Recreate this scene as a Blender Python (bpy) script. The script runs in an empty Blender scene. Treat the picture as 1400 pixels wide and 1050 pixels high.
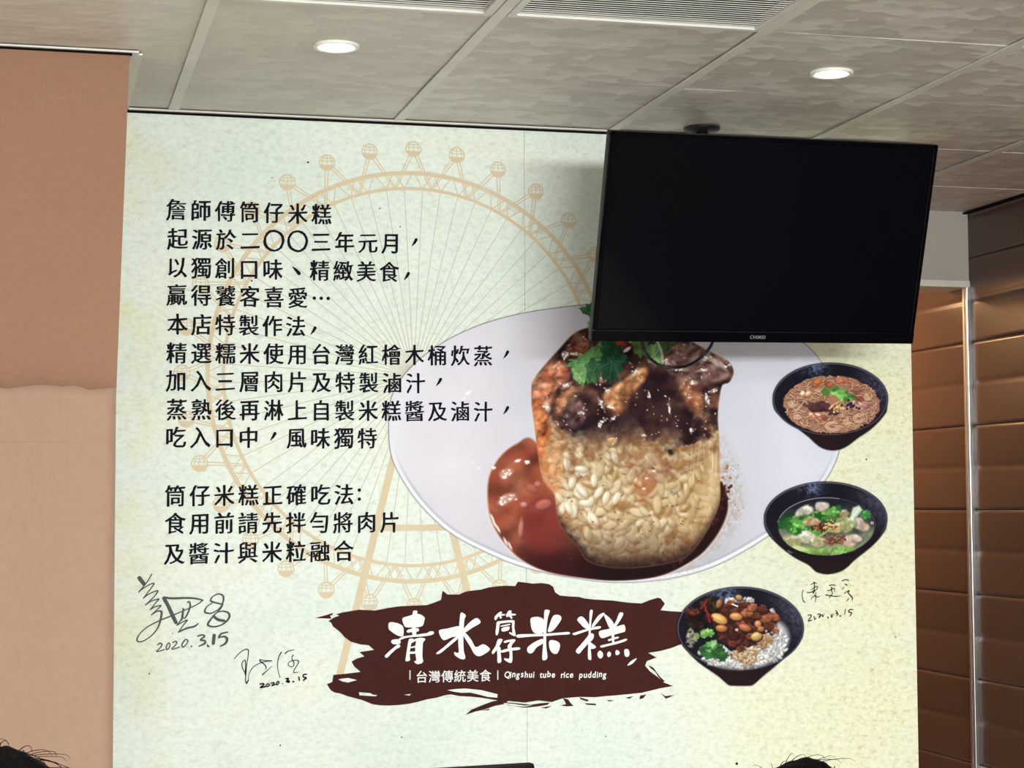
import bpy, bmesh, math, random
import numpy as np
from mathutils import Vector, Matrix, Euler

S = bpy.context.scene
COL = S.collection
EYE = 1.46                                   # lens height above the floor
# ---------------------------------------------------------------- camera
YAW, PITCH, ROLL, FPX = .249044, .0638206, -.00455981, 2609.07   # lens in pixels of a 1400 x 1050 frame
def _rot(y, p, r):
    f = np.array([math.sin(y)*math.cos(p), math.cos(y)*math.cos(p), math.sin(p)])
    rt = np.array([math.cos(y), -math.sin(y), 0]); up = np.cross(rt, f)
    return np.array([math.cos(r)*rt+math.sin(r)*up, -math.sin(r)*rt+math.cos(r)*up, f])
CR = _rot(YAW, PITCH, ROLL)
cam = bpy.data.objects.new('camera', bpy.data.cameras.new('camera')); COL.objects.link(cam)
cam.data.sensor_width = 36; cam.data.lens = FPX/1400*36; cam.data.clip_start = .02
cam.matrix_world = Matrix(((*[CR[0][0], CR[1][0], -CR[2][0]], 0), (*[CR[0][1], CR[1][1], -CR[2][1]], 0), (*[CR[0][2], CR[1][2], -CR[2][2]], EYE), (0, 0, 0, 1)))
S.camera = cam
# ---------------------------------------------------------------- light and exposure
S.view_settings.view_transform = 'Standard'; S.view_settings.look = 'None'
S.view_settings.gamma = 1; S.view_settings.use_curve_mapping = False
S.view_settings.exposure = 0.04
w = bpy.data.worlds.new('world'); S.world = w; w.use_nodes = True
w.node_tree.nodes['Background'].inputs[0].default_value = (.8, .9, 1, 1)
w.node_tree.nodes['Background'].inputs[1].default_value = .05
def area(name, loc, size, power, col, rot=(0, 0, 0)):
    L = bpy.data.lights.new(name, 'AREA'); L.shape = 'RECTANGLE'; L.size, L.size_y = size
    L.energy = power; L.color = col
    o = bpy.data.objects.new(name, L); o.location = loc; o.rotation_euler = rot; COL.objects.link(o); return o
CEIL = EYE+1.037
area('dining_ceiling_light', (-.3, .9, CEIL-.03), (1.2, .6), 70, (.92, 1, .95))
area('counter_ceiling_light', (2.5, 1.2, CEIL-.03), (.6, .6), 22, (.97, 1, .95))
area('rear_ceiling_light', (.6, -1.8, CEIL-.03), (1.8, .6), 70, (.95, 1, .97))
area('mural_strip_light', (1.4, -2.9, 2.05), (3.2, .4), 325, (.95, 1, .97), (math.pi/2, 0, 0))  # unseen strip added as main mural light, set by the television's shadow; no board
area('passage_ceiling_light', (2.66, 7.0, CEIL-.04), (.25, .5), 22, (1, .58, .27))

# ---------------------------------------------------------------- helpers
def ray(u, v): return CR.T@np.array([(u-700)/FPX, (525-v)/FPX, 1.])
def on_y(u, v, y): r = ray(u, v); r = r*y/r[1]; return Vector((r[0], r[1], r[2]+EYE))
WALL = 5.0
def wxz(u, v):
    """photo measurement -> (x, z) in metres on the mural wall"""
    r = ray(u, v); r = r*WALL/r[1]; return r[0], r[2]+EYE
def s2l(c):
    c = np.asarray(c, float)/255
    return np.where(c <= .04045, c/12.92, ((c+.055)/1.055)**2.4)
def rgba(c, k=1.): a = s2l(c)*k; return (float(a[0]), float(a[1]), float(a[2]), 1)

def material(name, col, rough=.5, spec=.5, metal=0, noise=None, bump=None, emit=None, coat=0):
    """principled material; noise = (scale, amount, stretch) mottles it, bump = (scale, strength)"""
    m = bpy.data.materials.new(name); m.use_nodes = True; nt = m.node_tree; b = nt.nodes['Principled BSDF']
    b.inputs['Roughness'].default_value = rough; b.inputs['Metallic'].default_value = metal
    b.inputs['Specular IOR Level'].default_value = spec; b.inputs['Coat Weight'].default_value = coat
    c = rgba(col); b.inputs['Base Color'].default_value = c
    if noise or bump:
        tc = nt.nodes.new('ShaderNodeTexCoord'); mp = nt.nodes.new('ShaderNodeMapping'); nt.links.new(tc.outputs['Object'], mp.inputs['Vector'])
        if noise:
            n = nt.nodes.new('ShaderNodeTexNoise'); n.inputs['Scale'].default_value = noise[0]; n.inputs['Detail'].default_value = 5
            if len(noise) > 2: mp.inputs['Scale'].default_value = noise[2]
            r = nt.nodes.new('ShaderNodeValToRGB'); r.color_ramp.elements[0].position = .3; r.color_ramp.elements[1].position = .7
            k = noise[1]; r.color_ramp.elements[0].color = (c[0]*(1-k), c[1]*(1-k), c[2]*(1-k), 1); r.color_ramp.elements[1].color = (min(1, c[0]*(1+k)), min(1, c[1]*(1+k)), min(1, c[2]*(1+k)), 1)
            nt.links.new(mp.outputs[0], n.inputs['Vector']); nt.links.new(n.outputs[0], r.inputs[0]); nt.links.new(r.outputs[0], b.inputs['Base Color'])
        if bump:
            n2 = nt.nodes.new('ShaderNodeTexNoise'); n2.inputs['Scale'].default_value = bump[0]; n2.inputs['Detail'].default_value = 6
            bp = nt.nodes.new('ShaderNodeBump'); bp.inputs['Strength'].default_value = bump[1]; bp.inputs['Distance'].default_value = .01
            nt.links.new(mp.outputs[0], n2.inputs['Vector']); nt.links.new(n2.outputs[0], bp.inputs['Height']); nt.links.new(bp.outputs[0], b.inputs['Normal'])
    if emit: b.inputs['Emission Color'].default_value = (*emit[:3], 1); b.inputs['Emission Strength'].default_value = emit[3]
    return m

def link(name, me, mat=None, parent=None, smooth=False):
    o = bpy.data.objects.new(name, me); COL.objects.link(o)
    if mat: me.materials.append(mat)
    if parent: o.parent = parent
    if smooth:
        for p in me.polygons: p.use_smooth = True
    return o
def obj(name, bm, mat=None, parent=None, smooth=False):
    me = bpy.data.meshes.new(name); bm.normal_update(); bm.to_mesh(me); bm.free(); return link(name, me, mat, parent, smooth)
def thing(name, label, cat, loc=(0, 0, 0), group=None):
    o = bpy.data.objects.new(name, None); COL.objects.link(o); o.location = loc; o.empty_display_size = .1; tag(o, label, cat, group); return o
def tag(o, label, cat, group=None):
    o['label'] = label; o['category'] = cat
    if group: o['group'] = group
    return o
def struct(o): o['kind'] = 'structure'; return o
def bx(bm, lo, hi, bev=0, mat=None):
    lo, hi = Vector(lo), Vector(hi); vs = bmesh.ops.create_cube(bm, size=1)['verts']
    for v in vs: v.co = (lo+hi)/2+Vector((v.co.x*(hi.x-lo.x), v.co.y*(hi.y-lo.y), v.co.z*(hi.z-lo.z)))
    if mat is not None: bmesh.ops.transform(bm, matrix=mat, verts=vs)
    if bev:
        es = list({e for v in vs for e in v.link_edges}); bmesh.ops.bevel(bm, geom=es, offset=bev, segments=2, affect='EDGES', profile=.6)
def box(name, lo, hi, mat, parent=None, bev=0):
    bm = bmesh.new(); bx(bm, lo, hi, bev); return obj(name, bm, mat, parent)
def lathe(bm, prof, c=(0, 0, 0), n=48):
    """revolve (r, z) about a vertical axis"""
    rings = [[bm.verts.new((c[0]+r*math.cos(6.28318*k/n), c[1]+r*math.sin(6.28318*k/n), c[2]+z)) for k in range(n)] for r, z in prof]
    for a, b in zip(rings[:-1], rings[1:]):
        for k in range(n): bm.faces.new((a[k], a[(k+1) % n], b[(k+1) % n], b[k]))
    return rings
def tube(bm, pts, r, n=10):
    pts = [Vector(p) for p in pts]; rings = []
    for i, p in enumerate(pts):
        t = (pts[min(i+1, len(pts)-1)]-pts[max(i-1, 0)]).normalized()
        a = t.orthogonal().normalized() if i == 0 else (a-t*a.dot(t)).normalized()
        b = t.cross(a); rr = r[i] if hasattr(r, '__len__') else r
        rings.append([bm.verts.new(p+(a*math.cos(6.28318*k/n)+b*math.sin(6.28318*k/n))*rr) for k in range(n)])
    for q, s in zip(rings[:-1], rings[1:]):
        for k in range(n): bm.faces.new((q[k], q[(k+1) % n], s[(k+1) % n], s[k]))
    bm.faces.new(rings[0][::-1]); bm.faces.new(rings[-1])
# ---------------------------------------------------------------- the printed food pictures (inks on the flat mural)
def vnoise(h, w, cell, seed, octaves=4, gain=.5):
    """smooth value noise in 0..1 over an h x w array"""
    rg = np.random.RandomState(seed); out = np.zeros((h, w)); amp = 1.; tot = 0.
    for _ in range(octaves):
        gh, gw = int(h/cell)+3, int(w/cell)+3
        g = rg.rand(gh, gw)
        y = np.arange(h)/cell; x = np.arange(w)/cell
        yi = y.astype(int); xi = x.astype(int)
        fy = y-yi; fx = x-xi
        fy = (fy*fy*(3-2*fy))[:, None]; fx = (fx*fx*(3-2*fx))[None, :]
        a = g[np.ix_(yi, xi)]; b = g[np.ix_(yi, xi+1)]; c = g[np.ix_(yi+1, xi)]; d = g[np.ix_(yi+1, xi+1)]
        out += amp*((a*(1-fx)+b*fx)*(1-fy)+(c*(1-fx)+d*fx)*fy)
        tot += amp; amp *= gain; cell = max(1.2, cell/2)
    return out/tot

def spline(pts, n=10, closed=True):
    p = np.array(pts, float); m = len(p); out = []
    rng = range(m) if closed else range(m-1)
    for i in rng:
        if closed: a, b, c, d = p[i-1], p[i], p[(i+1) % m], p[(i+2) % m]
        else: a, b, c, d = p[max(i-1, 0)], p[i], p[i+1], p[min(i+2, m-1)]
        for t in np.arange(n)/n:
            out.append(.5*((2*b)+(c-a)*t+(2*a-5*b+4*c-d)*t*t+(3*b-a-3*c+d)*t**3))
    if not closed: out.append(p[-1])
    return np.array(out)

class Canvas:
    """a picture in ink colours; coordinates are picture units, S samples per unit"""
    def __init__(s, x0, y0, x1, y1, S):
        s.x0, s.y0, s.S = x0, y0, S
        s.w = int(round((x1-x0)*S))+1; s.h = int(round((y1-y0)*S))+1
        s.rgb = np.zeros((s.h, s.w, 3)); s.a = np.zeros((s.h, s.w))
        s.X, s.Y = np.meshgrid(x0+np.arange(s.w)/S, y0+np.arange(s.h)/S)
    def win(s, xa, ya, xb, yb):
        i0 = max(0, int((ya-s.y0)*s.S)-1); i1 = min(s.h, int((yb-s.y0)*s.S)+3)
        j0 = max(0, int((xa-s.x0)*s.S)-1); j1 = min(s.w, int((xb-s.x0)*s.S)+3)
        return slice(i0, max(i0, i1)), slice(j0, max(j0, j1))
    def polymask(s, pts, soft=.8):
        """signed-distance mask of a closed polygon, whole canvas window"""
        p = np.array(pts, float); m = np.zeros((s.h, s.w))
        W = s.win(p[:, 0].min()-soft*2, p[:, 1].min()-soft*2, p[:, 0].max()+soft*2, p[:, 1].max()+soft*2)
        X, Y = s.X[W], s.Y[W]
        if X.size == 0: return m
        d = np.full(X.shape, 1e9); ins = np.zeros(X.shape, bool)
        for (ax, ay), (bx, by) in zip(p, np.roll(p, -1, 0)):
            ex, ey = bx-ax, by-ay
            t = np.clip(((X-ax)*ex+(Y-ay)*ey)/(ex*ex+ey*ey+1e-12), 0, 1)
            d = np.minimum(d, (X-ax-t*ex)**2+(Y-ay-t*ey)**2)
            if ay != by:
                c = ((ay > Y) != (by > Y)) & (X < (bx-ax)*(Y-ay)/(by-ay)+ax)
                ins ^= c
        d = np.sqrt(d); sd = np.where(ins, d, -d)
        m[W] = np.clip(sd/soft*.5+.5, 0, 1)
        return m
    def put(s, mask, col, alpha=1.):
        col = np.asarray(col, float)
        k = (mask*alpha)[..., None]
        s.rgb = s.rgb*(1-k)+col*k; s.a = s.a+(1-s.a)*mask*alpha
    def poly(s, pts, col, soft=.8, alpha=1.): s.put(s.polymask(pts, soft), col, alpha)
    def line(s, pts, wd, col, soft=.6, alpha=1.):
        p = np.array(pts, float)
        W = s.win(p[:, 0].min()-wd-2, p[:, 1].min()-wd-2, p[:, 0].max()+wd+2, p[:, 1].max()+wd+2)
        X, Y = s.X[W], s.Y[W]
        if X.size == 0: return
        d = np.full(X.shape, 1e9)
        for (ax, ay), (bx, by) in zip(p[:-1], p[1:]):
            ex, ey = bx-ax, by-ay
            t = np.clip(((X-ax)*ex+(Y-ay)*ey)/(ex*ex+ey*ey+1e-12), 0, 1)
            d = np.minimum(d, (X-ax-t*ex)**2+(Y-ay-t*ey)**2)
        k = np.clip((wd/2-np.sqrt(d))/soft+.5, 0, 1)*alpha
        s.rgb[W] = s.rgb[W]*(1-k[..., None])+np.asarray(col, float)*k[..., None]
        s.a[W] = s.a[W]+(1-s.a[W])*k
    def ell(s, cx, cy, rx, ry, rot, col, soft=.8, alpha=1., shade=0., edge=0.):
        """flat or rounded ellipse: shade lights its upper left, edge darkens its outline"""
        r = max(rx, ry)+soft+1; W = s.win(cx-r, cy-r, cx+r, cy+r)
        X, Y = s.X[W]-cx, s.Y[W]-cy
        if X.size == 0: return
        c, n = math.cos(rot), math.sin(rot)
        u, v = (X*c+Y*n)/rx, (-X*n+Y*c)/ry
        q = np.sqrt(u*u+v*v)
        k = np.clip((1-q)*min(rx, ry)/soft+.5, 0, 1)*alpha
        C = np.ones(X.shape+(3,))*np.asarray(col, float)
        if shade or edge:
            gx, gy = (u*c/rx-v*n/ry)*min(rx, ry), (u*n/rx+v*c/ry)*min(rx, ry)
            C = C*(1+shade*(-.45*gx-.75*gy)-edge*np.clip(q, 0, 1)**4)[..., None]
        s.rgb[W] = s.rgb[W]*(1-k[..., None])+np.clip(C, 0, 255)*k[..., None]
        s.a[W] = s.a[W]+(1-s.a[W])*k
    def tint(s, mask, col, alpha=1.):   # recolours ink without changing the outline
        k = (mask*alpha)[..., None]; s.rgb = s.rgb*(1-k)+np.asarray(col, float)*k

def ramp(v, stops):
    xs = [a for a, _ in stops]; cs = np.array([b for _, b in stops], float)
    return np.stack([np.interp(v, xs, cs[:, i]) for i in range(3)], -1)

def glossy(c, mask, cell, seed, stops, hi=(250, 240, 235), spec=.6, power=14, alpha=1., rough=3, relief=1.):
    """a sticky sauce: a bumpy ramp of colours with small wet glints"""
    a = vnoise(c.h, c.w, cell*c.S, seed, 4, .42); b = vnoise(c.h, c.w, cell*c.S*.8, seed+7, 4)
    gy, gx = np.gradient(vnoise(c.h, c.w, cell*c.S*.8, seed+3, rough, .4)*cell*c.S*1.3*relief)
    n = np.stack([-gx, -gy, np.ones_like(gx)], -1); n /= np.linalg.norm(n, axis=-1, keepdims=True)
    L = np.array([-.38, -.62, .68]); L /= np.linalg.norm(L)
    d = np.clip(n@L, 0, 1)
    v = np.clip(.5+(a-.5)*1.5+(b-.5)*.9, 0, 1)
    col = ramp(v, stops)*(.55+.6*d)[..., None]
    Hh = np.array([-.25, -.42, .87]); Hh = Hh/np.linalg.norm(Hh); sp = np.clip((np.clip(n@Hh, 0, 1)**(power*8)-.25)*2, 0, 1)*spec*np.clip((b-.5)*6, 0, 1)
    col = col*(1-sp[..., None])+np.array(hi, float)*sp[..., None]
    c.put(mask, np.clip(col, 0, 255), alpha)

def leafmass(c, cx, cy, size, seed, cols, n=26, flat=.8):
    """a sprig of frilly herb leaves"""
    rg = np.random.RandomState(seed)
    for i in range(n):
        a = rg.rand()*6.283; r = size*math.sqrt(rg.rand())*.8
        x, y = cx+r*math.cos(a), cy+r*math.sin(a)*flat
        R = size*(.22+.2*rg.rand()); ph = rg.rand()*6.28; pts = []
        for k in range(22):
            t = k/22*6.283; q = R*(1+.28*math.sin(5*t+ph)+.12*math.sin(11*t))
            pts.append((x+q*math.cos(t), y+q*math.sin(t)*.8))
        col = np.array(cols[rg.randint(len(cols))])*(.75+.5*rg.rand())
        c.poly(pts, np.clip(col, 0, 255), .9)
        c.line([(x-R*.5*math.cos(ph), y-R*.5*math.sin(ph)), (x+R*.6*math.cos(ph), y+R*.6*math.sin(ph))], .7, np.clip(col*1.35, 0, 255), .8, .6)

PLATE = [(531, 583), (533, 550), (545, 522), (571, 493), (609, 466), (646, 448), (683, 435.5), (720, 427), (760, 421), (810, 416), (900, 414), (980, 421),
         (1050, 440), (1100, 470), (1126, 500), (1142, 540), (1150, 585), (1146, 622), (1128, 658), (1096, 699), (1051, 733), (991, 768), (937, 787), (874, 796), (808, 794),
         (718, 776.5), (655, 751), (613, 727), (582, 699), (560, 672), (541, 640), (533, 615)]

def paint_dish():
    c = Canvas(524, 410, 1156, 800, 1.3); rg = np.random.RandomState(3)
    pl = spline(PLATE, 6); m = c.polymask(pl, 1.)
    X, Y = c.X, c.Y
    base = ramp(np.clip((X-530)/620, 0, 1), [(0, (226, 224, 236)), (.2, (222, 219, 232)), (.42, (205, 203, 216)), (.72, (208, 209, 224)), (.9, (220, 221, 238)), (1, (214, 218, 236))])
    base = base*(1-.05*np.clip((470-Y)/60, 0, 1))[..., None]*(1-.07*np.clip((Y-640)/150, 0, 1))[..., None]
    base += (vnoise(c.h, c.w, 60, 5, 3)[..., None]-.5)*10
    c.put(m, base)
    # thick rim along the lower edge: a white lip with a blue-grey line above it and at its outside
    cx, cy = 840, 598
    def inset(k): return [(cx+(x-cx)*(1-k/max(60, math.hypot(x-cx, y-cy))), cy+(y-cy)*(1-k/max(60, math.hypot(x-cx, y-cy)))) for x, y in pl]
    low = np.clip((Y-610)/60, 0, 1)
    lip = m*(1-c.polymask(inset(7), 1.2))
    c.tint(lip*low, (240, 241, 250), .95)
    c.tint(c.polymask(inset(6.2), 1.)*(1-c.polymask(inset(9), 1.6))*low, (168, 168, 186), .7)
    c.tint(m*(1-c.polymask(inset(1.6), 1.2))*low, (176, 184, 206), .8)
    for x, y, w in ((640, 537, 5), (634, 545, 3), (628, 560, 3), (655, 640, 2.5), (646, 632, 2)):
        c.ell(x, y, w, w*.45, -.5, (248, 248, 252), 1.5, .7)
    # thin brown film on the plate right of the cake
    film = c.polymask(spline([(982, 600), (1003, 640), (1012, 680), (1004, 718), (975, 752), (930, 780), (900, 780), (960, 720), (978, 650)], 6), 14)
    c.tint(film*np.clip(vnoise(c.h, c.w, 5, 9, 4)*1.6-.45, 0, 1), (160, 128, 98), .75)
    for i in range(170):
        t = rg.rand(); x, y = 990+rg.randn()*11+6*math.sin(3*t), 635+120*t
        x -= max(0, (y-700))*.8
        c.ell(x, y, .5+.6*rg.rand(), .5+.5*rg.rand(), 0, (140, 100, 66), .8, .6)
    for x, y in ((993, 640), (988, 652.5), (998, 653), (994, 637)): c.ell(x, y, 2.4, 2.2, 0, (176, 136, 92), .8, .9, .3, .3)
    # sauce puddle on the left and the dark pool under the cake
    pud = spline([(727, 600), (706, 607), (690, 618), (677, 634), (668, 655), (667, 688), (673, 715), (688, 740), (712, 764), (748, 781), (800, 790), (850, 793), (904, 786), (950, 763), (975, 738), (990, 712), (995, 690), (990, 668), (980, 660), (940, 700), (800, 690), (760, 640)], 6)
    c.poly([(x+(2.5 if x > 760 else -2.6), y+1.5) for x, y in pud], (226, 214, 214), 2., .8)
    pm = c.polymask(pud, 1.6)
    glossy(c, pm, 26, 21, [(0, (140, 68, 50)), (.5, (158, 84, 62)), (1, (186, 112, 86))], spec=.0, power=10, rough=1, relief=.3)
    c.tint(pm*np.clip((Y-705)/65, 0, 1)*np.clip((X-665)/60, 0, 1), (74, 24, 26), .8)
    c.tint(pm*np.clip((Y-728)/42, 0, 1)*np.clip((X-690)/50, 0, 1), (52, 18, 20), .85)
    c.tint(pm*np.clip((X-770)/50, 0, 1), (30, 13, 16), .95)
    c.tint(c.polymask(spline([(716, 690), (738, 676), (760, 690), (768, 722), (760, 750), (730, 752), (712, 730)], 6), 8), (124, 46, 44), .7)
    for x, y, rx, ry, r in ((692, 646, 9, 5, -.3), (688, 652, 4, 3, .2), (694, 681, 11, 6, -.35), (686, 688, 6, 3, .1), (708, 630, 4, 1.6, -.4), (721, 632, 3, 2, 0), (674, 640, 3, 2, 0)):
        c.ell(x, y, rx, ry, r, (214, 170, 158), 3.5, .75)
        for k in range(8): c.ell(x+rg.randn()*rx*.45, y+rg.randn()*ry*.5, .8+1.6*rg.rand(), .7+.8*rg.rand(), rg.randn()*.5, (252, 246, 246), .9, .9)
    for x, y, rx, ry, r, col in ((727, 668, 9, 6, .4, (176, 96, 88)), (743, 690, 12, 7, -.3, (190, 112, 102)), (716, 690, 5, 4, 0, (206, 150, 150)), (712, 722, 3.6, 14, .1, (196, 132, 116)), (735, 662, 5, 4, 0, (196, 120, 110))):
        c.ell(x, y, rx, ry, r, col, 3, .85, .25, .25)
    for q in ((672, 708), (675, 716), (680, 723), (690, 740), (696, 746)): c.ell(q[0]+1, q[1], 1.5, 6, -.45, (250, 244, 246), 1.2, .85)
    # dark crumbs along the right foot of the cake
    for i in range(120):
        t = rg.rand(); x = 992-(t**1.4)*72+rg.randn()*3.5; y = 668+t*104+rg.randn()*4
        c.ell(x, y, 1+2.6*rg.rand(), 1+1.6*rg.rand(), rg.rand()*3, np.array((62, 30, 30))*(.5+.9*rg.rand()), 1, .9, .3)
    # ---- the cake
    cake = spline([(731, 582), (727.5, 554), (727, 528), (730, 519), (744, 500), (763, 479), (778, 462), (792, 452), (815, 446), (860, 440), (905, 446), (935, 462), (956, 473), (978, 485), (995, 494),
                   (1002.5, 508), (997, 522), (987, 527), (983, 546), (981, 571), (983, 604), (984, 654), (983, 688), (966, 726), (943, 757), (920, 768), (880, 775), (838, 776), (804, 767), (789, 746), (771, 726), (761, 700), (757, 675), (742, 655), (735, 614)], 6)
    cm = c.polymask(cake, 1.2)
    nz = vnoise(c.h, c.w, 26, 31, 4)
    c.put(cm, ramp(nz, [(0, (142, 108, 74)), (.5, (188, 156, 112)), (1, (214, 188, 146))]))
    pts = []
    for i in range(3400):
        x, y = 735+rg.rand()*250, 570+rg.rand()*206
        j, k = int((y-c.y0)*c.S), int((x-c.x0)*c.S)
        if 0 <= j < c.h and 0 <= k < c.w and cm[j, k] > .95: pts.append((x, y))
    keep = []
    for p in pts:                                             # even spread
        if all((p[0]-q[0])**2/42+(p[1]-q[1])**2/26 > 1 for q in keep[-900:]): keep.append(p)
    rg.shuffle(keep); before = c.rgb.copy()
    for ps in (0, 1):
        for x, y in keep[ps::2]:
            a = rg.randn()*.75+(.7 if rg.rand() < .35 else -.5 if rg.rand() < .5 else 1.5)
            big = .8+.5*rg.rand(); L, Wd = 9.6*big, 4.7*big*(.8+.35*rg.rand())
            edgef = min(1, max(0, (x-738)/40))*min(1, max(0, (986-x)/42)); L *= .65+.35*edgef
            v = rg.rand()
            col = np.array((216, 190, 146))*(1-v)+np.array((238, 222, 188))*v
            if x < 800 and y < 700: col = col*.35+np.array((250, 238, 208))*.65
            if x > 925: col = col*.6+np.array((214, 176, 120))*.4
            if rg.rand() < .13: col = col*np.array((.8, .66, .5))
            c.ell(x+.9, y+1.8, L, Wd*1.1, a, (126, 90, 58), 2.6, .46)
            c.ell(x, y, L, Wd, a, col, 1.9, .5+.42*rg.rand(), .13, .1)
            if rg.rand() < .6: c.ell(x-1.6, y-1.2, L*.6, Wd*.42, a+rg.randn()*.2, (255, 248, 230), 2.4, .65*rg.rand())
    for i in range(26):                                       # the biggest, wettest grains, upper left of the face
        x, y = 790+rg.randn()*22, 672+rg.randn()*20; a = rg.choice([-.9, .3, 1.2, 1.7])+rg.randn()*.3
        if x < 764: continue
        c.ell(x+1, y+2, 9.5, 4.8, a, (150, 112, 74), 3, .5); c.ell(x, y, 9.5, 4.6, a, (240, 228, 202), 2, .9, .12, .1); c.ell(x-1.5, y-1.4, 5, 1.8, a, (255, 253, 246), 1.6, .8)
    ck = np.clip(cm*1.6-.6, 0, 1)[..., None]; c.rgb = before*(1-ck)+c.rgb*ck
    for i in range(46):                                       # dark specks
        x, y = 770+rg.rand()*200, 620+rg.rand()*145
        c.ell(x, y, 1+rg.rand(), .9, 0, (88, 52, 38), .8, .7)
    # inked-in falloff of the printed photograph: browner foot, tan right flank
    c.tint(cm*np.clip((Y-712)/62, 0, 1), (74, 48, 36), .72)
    ye = np.interp(X[0], [760, 771, 789, 804, 838, 880, 920, 943, 966, 984], [702, 726, 746, 766, 776, 775, 767, 757, 727, 690])[None, :]
    c.tint(cm*np.clip((Y-ye+26-14*vnoise(c.h, c.w, 10, 77, 3))/20, 0, 1), (44, 24, 22), .9)
    c.tint(cm*np.clip((X-930)/55, 0, 1), (176, 136, 92), .38)
    c.tint(cm*np.clip((800-X)/60, 0, 1)*np.clip((Y-700)/50, 0, 1), (120, 74, 54), .5)
    # smooth pale film down the right flank
    c.tint(cm*c.polymask(spline([(948, 560), (978, 548), (981, 600), (982, 660), (972, 700), (960, 690), (966, 620)], 6), 9), (226, 202, 164), .6)
    for i in range(16):
        x = 944+rg.rand()*36; y = 560+rg.rand()*60
        c.line([(x, y), (x+rg.randn()*1.5, y+18+30*rg.rand())], 1.1, (244, 230, 204), 1.2, .55)
    # sauce over the top, with a ragged lower edge
    wob = (vnoise(c.h, c.w, 34, 44, 5)-.5)*90
    edge = 612-14*np.cos((X-850)/46)+wob+np.clip((790-X)*.75, 0, 60)*-1+np.clip((X-930)*.5, 0, 60)*-1
    top = cm*np.clip((edge-Y)/(9+26*np.clip(vnoise(c.h, c.w, 30, 47, 3)*2-.5, 0, 1))+(vnoise(c.h, c.w, 6, 48, 3)-.5)*1.1*np.clip(1-abs(edge-Y)/40, 0, 1), 0, 1)
    glossy(c, top, 22, 52, [(0, (34, 18, 24)), (.32, (66, 38, 38)), (.52, (112, 72, 60)), (.76, (154, 108, 84)), (1, (198, 150, 114))], spec=.85, power=12, rough=2)
    c.tint(cm*np.clip((edge+40-Y)/30, 0, 1)*np.clip((Y-edge+10)/18, 0, 1)*np.clip(vnoise(c.h, c.w, 12, 61, 3)*2-.5, 0, 1), (130, 82, 52), .8)
    # darkest hollows
    for q in ([(775, 545), (800, 530), (822, 545), (826, 590), (805, 600), (778, 585), (765, 570)], [(826, 570), (860, 545), (905, 540), (935, 560), (950, 590), (920, 600), (880, 592), (850, 600), (830, 592)], [(862, 500), (905, 495), (925, 520), (930, 548), (900, 552), (870, 540)], [(758, 512), (776, 508), (780, 522), (764, 526)], [(952, 528), (975, 520), (985, 524), (968, 536)]):
        c.tint(c.polymask(spline(q, 6), 16)*cm, (36, 18, 26), .8)
    # pieces of braised meat
    def chunk(q, cols, seed, hi=.5, soft=3):
        k = c.polymask(spline(q, 6), soft)*cm
        glossy(c, k, 13, seed, [(0, cols[0]), (.5, cols[1]), (1, cols[2])], spec=hi, power=10, rough=2, relief=.7)
    chunk([(727, 560), (728, 528), (742, 506), (764, 494), (778, 503), (774, 520), (760, 530), (758, 546), (742, 556)], ((150, 78, 58), (198, 124, 94), (226, 162, 128)), 71, .6, 4)
    chunk([(728, 552), (742, 552), (752, 590), (740, 640), (752, 668), (742, 660), (727, 610)], ((164, 82, 46), (194, 112, 66), (220, 150, 102)), 72)
    chunk([(823, 542), (838, 528), (862, 512), (880, 498), (886, 512), (872, 530), (858, 548), (848, 564), (834, 562)], ((120, 68, 46), (176, 116, 78), (222, 168, 120)), 73, .7)
    chunk([(904, 478), (926, 468), (956, 474), (980, 487), (998, 498), (1001, 512), (985, 522), (950, 520), (918, 512)], ((78, 50, 50), (116, 84, 80), (160, 126, 120)), 74, .9)
    chunk([(930, 530), (944, 520), (956, 530), (962, 552), (952, 566), (940, 556)], ((110, 62, 46), (160, 104, 72), (206, 150, 112)), 75, .8)
    chunk([(762, 540), (778, 528), (790, 535), (782, 552), (768, 566), (758, 560)], ((130, 78, 56), (180, 124, 92), (216, 170, 134)), 76, .8)
    chunk([(774, 478), (792, 462), (806, 470), (798, 482), (780, 492)], ((90, 48, 40), (140, 86, 70), (190, 140, 120)), 77, .8)
    chunk([(776, 552), (790, 545), (800, 560), (796, 580), (778, 586), (768, 570)], ((66, 42, 46), (104, 76, 76), (140, 106, 100)), 78, .4)
    # white gleams
    for x, y, rx, ry, r in ((772, 485, 5, 5, 0), (869, 508, 5, 2, -1), (831, 534, 5, 2.5, -.6), (836, 556, 6, 2, .7), (822, 552, 2, 9, -.5), (748, 556, 4, 8, -.3), (775, 527, 8, 2.2, -.6), (785, 484, 9, 2, .1),
                            (948, 523, 6, 3, .1), (974, 492, 13, 3.4, .75), (988, 500, 9, 2.8, .9), (930, 505, 10, 2.2, .1), (960, 506, 8, 2, -.2), (911, 494, 2, 4, .3), (966, 545, 3, 8, -.2), (975, 534, 6, 2, -.5), (820, 580, 2.5, 4, .2), (824, 576, 5, 1.4, -.7), (838, 572, 5, 1.6, -.8), (794, 564, 4, 2, .2), (887, 541, 2, 3, 0), (945, 588, 3, 3, 0), (838, 602, 5, 4, 0), (880, 595, 3, 1.2, .2), (915, 558, 1.4, 7, -.1)):
        c.ell(x, y, rx, ry, r, (236, 214, 204), 2.4, .6)
        for k in range(5): c.ell(x+rg.randn()*rx*.5, y+rg.randn()*ry*.5, .7+rx*.2*rg.rand(), .6+ry*.3*rg.rand(), r+rg.randn()*.3, (255, 252, 250), .8, .9)
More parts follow.
